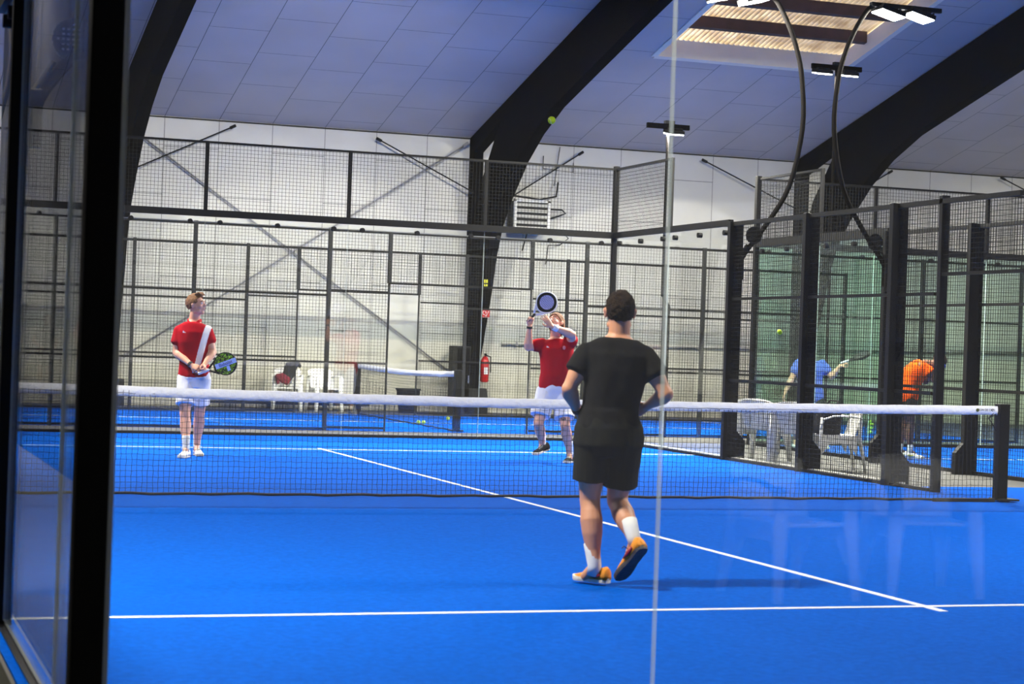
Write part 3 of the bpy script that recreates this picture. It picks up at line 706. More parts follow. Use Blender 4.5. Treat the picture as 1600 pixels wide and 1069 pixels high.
def hand(mb,w_,d,nrm,thumb=1,curl=(.5,.5,.5,.5),k=1.0,spread=.10,tcurl=.4):
    """w_ wrist point, d towards fingers, nrm out of the back of the hand, thumb side +1/-1 along x"""
    B=frame3(d,nrm); P=lambda x,y,z: V(w_)+B@V((x*k,y*k,z*k))
    mb.tube([P(0,-.02,0),P(0,.01,0),P(0,.045,0),P(0,.08,0),P(0,.095,0)],[(.026*k,.019*k),(.030*k,.018*k),(.038*k,.016*k),(.041*k,.014*k),(.036*k,.011*k)],14,hint=B@V((1,0,0)))
    for i,(x0,ln) in enumerate(((.029,.072),(.010,.082),(-.010,.076),(-.028,.060))):
        x0*=thumb; c=curl[i]; a=0; p=V((x0,.085,0)); pts=[p.copy()-V((0,.02,0)),p.copy()]; sp=spread*(x0/.03)
        for seg,q in ((.45,.8),(.30,1.1),(.25,.8)):
            a+=c*q; p=p+V((math.sin(sp)*math.cos(a),math.cos(sp)*math.cos(a),-math.sin(a)))*ln*seg; pts.append(p.copy())
        mb.tube([P(*q) for q in pts],[.0095*k,.0095*k,.0088*k,.008*k,.0065*k],8); mb.ell(P(*pts[-1]),.0066*k,seg=8,rings=6)
    t=thumb
    pts=[(.018*t,.015,-.006),(.040*t,.035,-.014),(.055*t-.01*tcurl*t,.062,-.022-.02*tcurl),(.054*t-.03*tcurl*t,.088,-.030-.03*tcurl)]
    mb.tube([P(*q) for q in pts],[.014*k,.0125*k,.0105*k,.008*k],8); mb.ell(P(*pts[-1]),.0082*k,seg=8,rings=6)
def torso(mb,J,wide=1.0,deep=1.0,grow=0,top=True,low=True,belly=0):
    """elliptical sections from hips to neck"""
    hip=(V(J['hr'])-V(J['hl'])); sh=(V(J['sr'])-V(J['sl'])); hw=1
    c=[V(J['pel'])-V((0,0,.09)),V(J['pel']),V(J['waist']),V(J['chest']),lerp(J['chest'],J['neck'],.45),lerp(J['chest'],J['neck'],.74),lerp(J['chest'],J['neck'],.90),V(J['neck'])]
    rx=[.150,.166,.146,.166,.180,.156,.092,.064]; ry=[.105,.118,.102+belly,.122,.120,.092,.072,.062]
    pts=[];rs=[]
    hh=[hip,hip,hip.lerp(sh,.4),sh,sh,sh,sh,sh]
    if not low: c=c[1:];rx=rx[1:];ry=ry[1:];hh=hh[1:]
    if not top: c=c[:-1];rx=rx[:-1];ry=ry[:-1];hh=hh[:-1]
    # own sweep so the side axis can turn from hips to shoulders
    n=28;vs=[];fs=[]
    for i,p in enumerate(c):
        t=(c[min(i+1,len(c)-1)]-c[max(i-1,0)]).normalized(); a=hh[i].normalized(); a=(a-t*a.dot(t)).normalized(); b_=t.cross(a)
        for k in range(n):
            q=2*math.pi*k/n; e=.86; cx=math.copysign(abs(math.cos(q))**e,math.cos(q)); cy=math.copysign(abs(math.sin(q))**e,math.sin(q))
            vs.append(p+a*(rx[i]*wide+grow)*cx+b_*(ry[i]*deep+grow)*cy)
    m_=len(c)
    for i in range(m_-1):
        for k in range(n): fs.append((i*n+k,i*n+(k+1)%n,(i+1)*n+(k+1)%n,(i+1)*n+k))
    fs.append(tuple(range(n))[::-1]); fs.append(tuple((m_-1)*n+k for k in range(n)))
    mb.add(vs,fs)
def headmesh(mb,c,B,k=1.0,nose=1.0):
    """B columns: x = person's right, y = face forward, z = up"""
    P=lambda x,y,z: V(c)+B@V((x*k,y*k,z*k))
    E_=lambda p,r,mt=None: mb.ell(P(*p),tuple(q*k for q in r),B if mt is None else B@mt)
    E_((0,-.014,.03),(.074,.094,.084)); E_((0,.012,.0),(.067,.080,.090)); E_((0,.022,-.045),(.056,.064,.062))
    E_((0,.052,-.088),(.030,.030,.022)); E_((0,.080,.034),(.052,.016,.011))           # chin, brow
    for s_ in (-1,1):
        E_((s_*.040,.058,-.022),(.024,.026,.022)); E_((s_*.046,.018,-.068),(.022,.044,.026)) # cheek, jaw
        E_((s_*.078,-.006,-.006),(.010,.021,.031)); E_((s_*.086,-.010,.008),(.007,.017,.017))  # ear
    mb.tube([P(0,.086,.026),P(0,.094,.006),P(0,.108,-.014),P(0,.092,-.027)],[.008*k,.010*k,.0135*k,.010*k],10); E_((0,.094,-.022),(.019,.013,.009))
    E_((0,.086,-.045),(.024,.010,.006)); E_((0,.084,-.057),(.021,.011,.007))          # lips
    return P
def neck(mb,J,B,c,k=1.0):
    mb.tube([V(J['neck'])-V((0,0,.05)),V(J['neck'])+V((0,0,.01)),V(c)+B@V((0,-.018,-.06))*k,V(c)+B@V((0,-.018,-.02))*k],[.062*k,.057*k,.054*k,.056*k],16)
def face_parts(root,P,B,k,skin,lip=None):
    for s_ in (-1,1):
        e=MB().ell(P(s_*.030,.078,.014),.0115*k,seg=14,rings=10).build('eye',M['eye'],root,smooth=True)
        MB().ell(P(s_*.030,.0885,.013),(.005*k,.002*k,.005*k),B,seg=10,rings=6).build('iris',M['iris'],e,smooth=True)
        MB().tube([P(s_*.012,.094,.036),P(s_*.030,.093,.042),P(s_*.050,.080,.036)],[.0035*k,.0045*k,.003*k],6).build('eyebrow',M['brow'],root,smooth=True)
    MB().ell(P(0,.092,-.051),(.020*k,.006*k,.0035*k),B).build('mouth',M['lip'],root,smooth=True)
def hair(root,c,B,k,m_,rule,r=(.084,.106,.098),off=(0,-.016,.034),rough=.004,extra=None,thick=.010):
    P=lambda x,y,z: V(c)+B@V((x*k,y*k,z*k))
    bm=bmesh.new(); bmesh.ops.create_icosphere(bm,subdivisions=5,radius=1)
    for v in bm.verts: v.co=V((v.co.x*r[0]+off[0],v.co.y*r[1]+off[1],v.co.z*r[2]+off[2]))
    bmesh.ops.delete(bm,geom=[v for v in bm.verts if not rule(v.co)],context='VERTS')
    for v in bm.verts:
        q=v.co; nn=(q-V(off)).normalized(); v.co=q+nn*(noise.noise(q*38)*rough+noise.noise(V((q.x*120,q.y*120,q.z*45)))*rough*.5)
    inner=bmesh.ops.extrude_face_region(bm,geom=bm.faces[:])
    for e in inner['geom']:
        if isinstance(e,bmesh.types.BMVert): e.co=V(off)+(e.co-V(off))*(1-thick/.09)
    for v in bm.verts: v.co=P(*v.co)
    mb=MB().bm(bm)
    if extra: extra(mb,P)
    return mb.build('hair',m_,root,smooth=True)
def shoe(root,an,heel,toe,upv,mu,ms,k=1.0,lace=None,w_=.046,accent=None):
    """an unused ankle hint; heel/toe = ground line of the sole"""
    heel=V(heel);toe=V(toe);L=(toe-heel).length; B=frame3(toe-heel,upv); P=lambda x,y,z: heel+B@V((x*k,y*L,z*k))
    out=[(0,.0),(.026,.01),(.036,.10),(.034,.25),(.034,.42),(.044,.62),(.047,.76),(.038,.90),(.02,.98),(0,1.0)]
    ring=[(x,y) for x,y in out]+[(-x,y) for x,y in out[::-1][1:-1]]
    n=len(ring); vs=[];fs=[]
    for z,g in ((0,.96),(.012,1.02),(.026,1.0)):
        for x,y in ring: vs.append(P(x*g,y if 0<y<1 else y+(g-1)*.3,z+(.006*(1 if y>.9 else 0))))
    fs=[tuple(range(n))]+[tuple(2*n+i for i in range(n))]+[(r*n+i,r*n+(i+1)%n,(r+1)*n+(i+1)%n,(r+1)*n+i) for r in range(2) for i in range(n)]
    prof=[(.0,.030,.082),(.06,.036,.094),(.17,.037,.086),(.30,.035,.080),(.42,.036,.076),(.55,.040,.064),(.70,.044,.050),(.84,.041,.040),(.94,.030,.033),(.985,.014,.027)]
    vu=[];fu=[];m_=12
    for y,hw,h in prof:
        for i in range(m_+1):
            a=math.pi*i/m_; vu.append(P(hw*math.cos(a),y+.005,.018+(h-.018)*math.sin(a)**.75))
    for r in range(len(prof)-1):
        for i in range(m_): a=r*(m_+1)+i; fu.append((a,a+1,a+m_+2,a+m_+1))
        a=r*(m_+1); fu.append((a,a+m_+1,a+2*m_+1,a+m_))
    fu.append(tuple(range(m_+1))); fu.append(tuple((len(prof)-1)*(m_+1)+i for i in range(m_+1)))
    s=MB().add(vu,fu).build('shoe',mu,root,smooth=True)
    MB().add(vs,fs).build('sole',ms,s)
    g=MB(); 
    for y in (.40,.47,.54,.61): 
        h=.078-(y-.40)*.085; g.tube([P(-.024,y,h-.010),P(0,y+.02,h+.003),P(.024,y,h-.010)],.0032*k,6)
    g.tube([P(0,.38,.082),P(.03,.36,.10),P(.05,.36,.085)],.0025,6).tube([P(0,.38,.082),P(-.03,.36,.10),P(-.05,.36,.085)],.0025,6)
    g.build('laces',lace or M['wht'],s)
    if accent:
        a=MB(); 
        for sd in (-1,1): a.tube([P(sd*.037,.16,.045),P(sd*.040,.30,.035),P(sd*.041,.46,.040)],[.010,.013,.005],8)
        a.build('side_panel',accent,s,smooth=True)
    return s
def sock(root,an,up,m_,r=.040,k=1.0,low=None):
    an=V(an);d=(V(up)-an); 
    o=MB().tube([low or an-V((0,0,.03)),an,an+d*.5,an+d*.97,an+d],[r*.95,r*.92,r*1.0,r*1.08,r*1.02],16).build('sock',m_,root,smooth=True)
    return o
def racket(label,grip,head_dir,nrm,Mroot,style,loc_scale=1.0):
    """padel racket as a thing of its own; grip = hand point, frame y towards the head"""
    B=frame3(head_dir,nrm).to_4x4(); T=Mroot@Matrix.Translation(V(grip))@B
    t=thing('padel_racket',label,'racket'); t.matrix_world=T
    fm,face,hole,gm=style
    # outline of the head, centre at y=.30
    def outl(a,rx=.125,ry=.128):
        x=math.sin(a)*rx; y=math.cos(a)*ry
        if y<0: x*=1-.22*(y/ry)**2*1.0
        return x,y+.245
    N_=48; R0=[outl(2*math.pi*i/N_) for i in range(N_)]
    vs=[];fs=[]
    sec=[(1.0,-.019),(1.03,-.010),(1.035,0),(1.03,.010),(1.0,.019),(.93,.019),(.93,-.019)]
    for i in range(N_):
        x,y=R0[i]
        for g,z in sec: vs.append((x*g,.245+(y-.245)*g,z))
    ns=len(sec)
    for i in range(N_):
        j=(i+1)%N_
        for k in range(ns): fs.append((i*ns+k,i*ns+(k+1)%ns,j*ns+(k+1)%ns,j*ns+k))
    MB().add(vs,fs).build('frame',fm,t,smooth=True)
    poly=[(x*.95,.245+(y-.245)*.95) for x,y in R0]
    fc=MB().prism(poly,-.0175,.0175,2).build('face',face,t)
    if hole is M['rk_hole']: MB().tube([(0,.25,-.0180),(0,.25,.0180)],[.084,.084],32).build('printed_disc',hole,fc); hole=M['rk_blk']
    h=MB(); ni=0
    for i in range(-4,5):
        for j in range(-4,5):
            u=i*.021+(.0105 if j%2 else 0); v=j*.019
            if u*u+v*v<.0058: h.tube([(u,.25+v,-.0185),(u,.25+v,.0188)],.0048,8)
    h.build('hole_pattern',hole,fc)
    MB().tube([(-.078,.150,0),(-.040,.095,0),(-.012,.055,0)],[(.012,.015),(.011,.014),(.012,.014)],8,hint=(1,0,0)).tube([(.078,.150,0),(.040,.095,0),(.012,.055,0)],[(.012,.015),(.011,.014),(.012,.014)],8,hint=(1,0,0)).tube([(-.055,.118,0),(.055,.118,0)],.008,8).build('throat',fm if style[0]!=M.get('rw') else M['rk_throat'],t,smooth=True)
    g=MB().tube([(0,.06,0),(0,.05,0),(0,-.06,0),(0,-.075,0)],[(.013,.013),(.0155,.0145),(.0155,.0145),(.018,.017)],12,hint=(1,0,0)).build('grip',gm,t,smooth=True)
    return t
def person(label,base,build):
    t=thing('person',label,'person',base,YW)
    bpy.context.view_layer.update()
    build(t); return t
def cloth(name,c,fold=.3,fs=8,pattern=None):
    return mat(name,c,.9,spec=.12,bump=.06,bscale=60,var=.06,vscale=10)
M['eye']=mat('eye white',srgb(225,222,216),.3); M['iris']=mat('iris',srgb(40,48,60),.3); M['brow']=mat('eyebrow hair',srgb(90,62,40),.9); M['lip']=mat('lips',srgb(165,90,80),.5)
M['hbrown']=mat('brown hair',srgb(120,78,44),.7,bump=.6,bscale=90,var=.35,vscale=40)
M['hdark']=mat('dark hair',srgb(44,33,27),.8,spec=.15,bump=1,bscale=150,var=.6,vscale=45)
M['skin_l']=mat('light skin',srgb(222,164,138),.5,var=.04,vscale=12); M['skin_t']=mat('tanned skin',srgb(206,146,112),.5,var=.05,vscale=12); M['skin_d']=mat('brown skin',srgb(120,78,58),.5,var=.05,vscale=12)
M['tee']=cloth('black shirt cloth',srgb(26,26,28)); M['shk']=cloth('black shorts cloth',srgb(30,31,30)); M['shw']=cloth('white shorts cloth',srgb(226,226,236)); M['sock']=cloth('sock knit',srgb(222,222,218))
M['crim']=cloth('crimson jersey',srgb(176,14,34)); M['orng']=cloth('orange jersey',srgb(252,86,10)); M['blu']=cloth('blue jersey',srgb(70,96,190)); M['white']=cloth('white cloth',srgb(232,230,232))
M['orsh']=mat('amber shoe mesh',srgb(226,140,16),.6,bump=.5,bscale=200); M['redsh']=mat('crimson shoe toe',srgb(150,30,45),.5); M['sole_w']=mat('off-white rubber',srgb(224,216,196),.6); M['sole_d']=mat('dark outsole',srgb(62,58,60),.6,bump=.4,bscale=80,var=.3,vscale=30)
M['bksh']=mat('black shoe',srgb(14,14,17),.85,spec=.1); M['whsh']=mat('white shoe',srgb(222,222,222),.5)
M['rk_blk']=mat('racket black',srgb(14,15,16),.6,spec=.2); M['rw']=mat('racket white frame',srgb(232,232,230),.35); M['rk_throat']=mat('racket silver throat',srgb(200,204,225),.35); M['rk_hole']=mat('lilac face print',srgb(176,178,222),.8,spec=.1); M['rk_grip']=mat('racket grip',srgb(210,212,220),.7); M['rk_dark']=mat('dark grip',srgb(40,40,44),.8)
# splattered green racket face
m=mat('green splatter face',srgb(24,28,22),.4); nt_=m.node_tree; tc=nt_.nodes.new('ShaderNodeTexCoord'); n1=nt_.nodes.new('ShaderNodeTexNoise'); n1.inputs['Scale'].default_value=46; n1.inputs['Detail'].default_value=2; n1.inputs['Distortion'].default_value=1.5
cr=nt_.nodes.new('ShaderNodeValToRGB'); cr.color_ramp.elements[0].position=.50; cr.color_ramp.elements[0].color=srgb(20,24,18); cr.color_ramp.elements[1].position=.54; cr.color_ramp.elements[1].color=srgb(150,205,45)
nt_.links.new(tc.outputs['Object'],n1.inputs['Vector']); nt_.links.new(n1.outputs['Fac'],cr.inputs[0]); nt_.links.new(cr.outputs[0],nt_.nodes['Principled BSDF'].inputs['Base Color']); M['splat']=m
M['rk_blue']=mat('pale blue print',srgb(160,186,250),.4); M['navy']=mat('navy print',srgb(30,36,120),.4)
ZM=Matrix.Identity(3)
def facing(f,up=(0,0,1)):
    """head axes from a facing direction"""
    y=V(f).normalized(); z=V(up)-y*y.dot(V(up)); z.normalize(); x=y.cross(z)
    return Matrix(((x.x,y.x,z.x),(x.y,y.y,z.y),(x.z,y.z,z.z)))
def logo(root,c,B,s=.03):
    """small mark of three slanted bars on the chest"""
    g=MB()
    for i,h in enumerate((.35,.62,.95)):
        x=(-.5+i*.34)*s
        p=[(x,0,0),(x+.28*s,0,0),(x+.28*s+.0*s,0,h*s*.8-.25*s if i<2 else .45*s),(x+.05*s,0,h*s*.8)]
        vs=[V(c)+B@V((a,b_+.002,d)) for a,b_,d in p]+[V(c)+B@V((a,b_-.004,d)) for a,b_,d in p]
        g.add(vs,[(0,1,2,3),(7,6,5,4),(0,4,5,1),(1,5,6,2),(2,6,7,3),(3,7,4,0)])
    return g.build('chest_mark',M['white'],root)

# ---- the near player in black, seen from behind
def b_black(t):
    J=dict(pel=(-.008,0,.90),hl=(-.095,0,.86),hr=(.085,0,.862),waist=(.002,-.0,1.02),chest=(.022,.005,1.21),neck=(.036,.02,1.432),sl=(-.145,0,1.318),sr=(.188,-.0,1.308),
      el=(-.245,-.03,1.115),wl=(-.185,.14,.985),er=(.312,-.06,1.105),wr=(.215,.14,1.025),kl=(-.098,.05,.475),al=(-.062,-.035,.10),kr=(.062,.10,.475),ar=(.158,-.115,.262))
    b=MB(); torso(b,J); B=facing((-.06,1,.02)); hc=V((.036,.035,1.565))
    P=headmesh(b,hc,B,1.05); neck(b,J,B,hc,1.12)
    arm(b,J['sl'],J['el'],J['wl'],1.0,1.08); arm(b,J['sr'],J['er'],J['wr'],1.0,1.08)
    leg(b,J['hl'],J['kl'],J['al'],(0,-1,0),1.08); leg(b,J['hr'],J['kr'],J['ar'],(.15,-1,-.2),1.08)
    limb(b,J['al'],(-.11,.01,.04),[(0,.034),(1,.03)]); limb(b,J['ar'],(.12,-.06,.12),[(0,.034),(1,.03)])
    hand(b,J['wl'],(.42,.45,-.75),(-.9,.3,-.2),thumb=1,curl=(.5,.6,.7,.8)); hand(b,J['wr'],(-.6,.7,-.35),(.5,.6,.3),thumb=-1,curl=(1.1,1.1,1.1,1.1),tcurl=1)
    bake(b,'body',M['skin_t'],t,.006,4)
    hair(t,hc,B,1.05,M['hdark'],lambda q: q.z>-.072+.06*max(0,(q.y+.02)/.08)+(.10 if q.y>.045 else 0) and not(abs(q.x)>.068 and q.z<.012 and -.03<q.y<.02),r=(.081,.100,.098),off=(0,-.014,.026),rough=.007,thick=.012)
    s=MB(); torso(s,J,1.0,1.0,.018,top=False,low=True)
    s.tube([V(J['pel'])+V((0,0,.10)),V(J['pel'])-V((0,0,.03)),V(J['pel'])-V((0,0,.055))],[(.172,.130),(.184,.142),(.186,.144)],24,hint=(1,0,0))
    for a,e in (('sl','el'),('sr','er')): 
        limb(s,J[a],lerp(J[a],J[e],.40),[(0,.070),(.5,.074),(.9,.076)]); s.tube([lerp(J[a],J[e],.1),lerp(J[a],J[e],.52)],[.073,.079],18)
    s.tube([lerp(J['chest'],J['neck'],.84),V(J['neck'])-V((0,0,.012))],[(.105,.080),(.072,.068)],20,hint=(1,0,0))
    bake(s,'shirt',M['tee'],t,.0075,16,fold=.009,fs=7,seed=2)
    s=MB(); s.tube([V(J['pel'])+V((0,0,.08)),V(J['pel']),V(J['pel'])-V((0,0,.10)),V(J['pel'])-V((0,0,.16))],[(.165,.13),(.196,.148),(.205,.15),(.17,.12)],24,hint=(1,0,0))
    s.tube([V(J['hl'])+V((0,0,0)),lerp(J['hl'],J['kl'],.4),lerp(J['hl'],J['kl'],.70)],[(.112,.12),(.112,.115),(.108,.112)],20,hint=(1,0,0))
    s.tube([V(J['hr'])+V((0,0,0)),lerp(J['hr'],J['kr'],.4),lerp(J['hr'],J['kr'],.76)],[(.112,.12),(.113,.118),(.108,.115)],20,hint=(1,0,0))
    bake(s,'shorts',M['shk'],t,.0075,4,fold=.008,fs=8,seed=5)
    sock(t,(-.062,-.035,.105),(-.083,.0,.235),M['sock'],.043,low=V((-.068,-.025,.055))); 
    sock(t,(.150,-.11,.285),(.125,-.05,.375),M['sock'],.043,low=V((.168,-.125,.235)))
    shoe(t,None,(.02,-.055,.012),(-.175,.085,.012),(0,0,1),M['orsh'],M['sole_w'],1.0,M['rk_dark'],accent=M['redsh'])
    shoe(t,None,(.205,-.235,.235),(.075,-.06,.02),(-.35,.65,.72),M['orsh'],M['sole_d'],1.05,M['rk_dark'],accent=M['redsh'])
    w1=MB().tube([lerp(J['el'],J['wl'],.86),lerp(J['el'],J['wl'],.97)],[.034,.033],16).build('wristband',M['rk_dark'],t)
pb=person('player from behind in black shirt and shorts with orange shoes, nearest the camera',(-1.48,-5.92,.016),b_black)

# ---- left player in red polo
def b_redl(t):
    J=dict(pel=(-.005,0,.90),hl=(-.088,0,.87),hr=(.082,0,.87),waist=(-.018,0,1.06),chest=(-.034,0,1.26),neck=(-.028,.02,1.505),sl=(-.182,-.02,1.385),sr=(.112,.05,1.395),
      el=(-.205,-.03,1.145),wl=(-.005,-.20,1.01),er=(.195,.0,1.165),wr=(.13,-.20,1.01),kl=(-.072,-.12,.47),al=(-.030,-.22,.10),kr=(.055,.08,.475),ar=(.018,.21,.10))
    b=MB(); torso(b,J,.95); B=facing((.93,-.30,.14)); hc=V((-.002,.0,1.675))
    P=headmesh(b,hc,B,1.0); neck(b,J,B,hc,1.08)
    arm(b,J['sl'],J['el'],J['wl'],1.05,1.1); arm(b,J['sr'],J['er'],J['wr'],1.0,1.05)
    leg(b,J['hl'],J['kl'],J['al'],(0,1,0),1.05); leg(b,J['hr'],J['kr'],J['ar'],(0,1,0),1.05)
    limb(b,J['al'],(-.03,-.28,.05),[(0,.034),(1,.03)]); limb(b,J['ar'],(.03,.15,.05),[(0,.034),(1,.03)])
    hand(b,J['wl'],(.86,-.35,-.30),(.1,-.8,.4),thumb=1,curl=(.9,1.0,1.0,1.1),tcurl=.8); hand(b,J['wr'],(.35,-.7,-.35),(.7,.3,.5),thumb=1,curl=(1.1,1.2,1.2,1.2),tcurl=.9)
    bake(b,'body',M['skin_l'],t,.0065,4); face_parts(t,P,B,1.0,None)
    def tuft(mb,P): 
        for i in range(14):
            x=-.06+.12*i/13; mb.tube([P(x,.02,.115),P(x*.9,.062,.125+.006*math.sin(i*2)),P(x*.8,.085,.105+.006*math.sin(i*3))],[.014,.013,.005],6)
    hair(t,hc,B,1.0,M['hbrown'],lambda q: q.z>-.035+.075*max(0,(q.y+.02)/.08)+(.03 if q.y>.05 else 0) and not(abs(q.x)>.066 and q.z<.015 and -.03<q.y<.02),r=(.086,.112,.104),rough=.008,extra=tuft)
    s=MB(); torso(s,J,.94,1.0,.020,top=False)
    s.tube([V(J['pel'])+V((0,0,.12)),V(J['pel'])+V((0,0,.0)),V(J['pel'])-V((0,0,.02))],[(.170,.135),(.180,.143),(.180,.143)],24,hint=(1,0,0))
    for a,e in (('sl','el'),('sr','er')):
        limb(s,J[a],lerp(J[a],J[e],.5),[(0,.066),(.5,.070),(.9,.072)]); s.tube([lerp(J[a],J[e],.1),lerp(J[a],J[e],.56)],[.068,.077],18)
    s.tube([lerp(J['chest'],J['neck'],.84),V(J['neck'])-V((0,0,.012))],[(.10,.080),(.070,.067)],20,hint=(1,0,0))
    # the diagonal white stripe is woven into the polo
    sh=bake(s,'polo_shirt',[M['crim'],M['white']],t,.0075,16,fold=.006,fs=8,seed=9)
    for p in sh.data.polygons:
        c=p.center
        if c.y<.02 or True:
            u=c.x-(.028+(c.z-.93)*.215)
            if abs(u)<.032 and p.normal.y<.25 and .93<c.z<1.46: p.material_index=1
    g=MB(); nb=V(J['neck'])
    g.tube([nb+V((-.075,.02,-.0)),nb+V((-.06,-.05,-.02)),nb+V((-.01,-.095,-.075)),nb+V((.0,-.105,-.10))],[(.02,.007),(.03,.007),(.032,.007),(.012,.006)],8,hint=(0,0,1)).tube([nb+V((.075,.02,.0)),nb+V((.06,-.05,-.02)),nb+V((.018,-.095,-.075)),nb+V((.008,-.105,-.10))],[(.02,.007),(.03,.007),(.032,.007),(.012,.006)],8,hint=(0,0,1)).tube([nb+V((-.075,.02,0)),nb+V((0,.075,.01)),nb+V((.075,.02,0))],[(.02,.007)]*3,8,hint=(0,0,1))
    g.build('collar',M['crim'],t,smooth=True)
    logo(t,(-.105,-.158,1.365),facing((-.15,-1,0)),.035)
    s=MB(); s.tube([V(J['pel'])+V((0,0,.06)),V(J['pel'])-V((0,0,.03)),V(J['pel'])-V((0,0,.14))],[(.165,.13),(.188,.14),(.17,.12)],24,hint=(1,0,0))
    for h,k_ in (('hl','kl'),('hr','kr')): s.tube([V(J[h])+V((0,0,.01)),lerp(J[h],J[k_],.4),lerp(J[h],J[k_],.74)],[(.105,.115),(.108,.118),(.112,.12)],20,hint=(1,0,0))
    bake(s,'shorts',M['shw'],t,.0075,4,fold=.008,fs=8,seed=3)
    sock(t,(-.030,-.22,.11),(-.038,-.205,.235),M['sock'],.043,low=V((-.03,-.235,.06))); sock(t,(.018,.21,.11),(.023,.198,.235),M['sock'],.043,low=V((.02,.195,.06)))
    shoe(t,None,(-.015,-.165,0),(-.055,-.445,0),(0,0,1),M['whsh'],M['sole_w'],1.05,M['kerb']); shoe(t,None,(-.0,.265,0),(.10,.0,0),(0,0,1),M['whsh'],M['sole_w'],1.05,M['kerb'])
    MB().tube([lerp(J['el'],J['wl'],.90),lerp(J['el'],J['wl'],.99)],[.036,.034],16).build('wristwatch',M['rk_dark'],t)
    MB().tube([(.10,-.30,.985),(.04,-.26,.94),(.05,-.24,.91),(.10,-.26,.93)],.004,6).build('wrist_cord',M['rk_dark'],t)
pl=person('player in red polo with white sash stripe and white shorts, leftmost behind the net',(-1.91,5.24,.016),b_redl)
def MW(base): return Matrix.Translation(V(base))@Matrix.Rotation(YW,4,'Z')
rk=racket('black padel racket with green splatter and blue band, held by the left player in red',(.155,-.285,.955),(.365,-.03,.145),(.05,-1,.1),MW((-1.91,5.24,.012)),(M['rk_blk'],M['splat'],M['rk_blk'],M['rk_grip']))
bd=MB().box(-.028,.028,.135,.375,.0183,.0205).build('printed_band',M['rk_blue'],rk)
text('lettering','Babolat',.052,M['navy'],Matrix.Translation((0,.252,.0212))@Matrix.Rotation(R_(90),4,'Z'),rk)
MB().box(.032,.088,.25,.285,.0183,.020).build('printed_block',M['rk_blue'],rk)

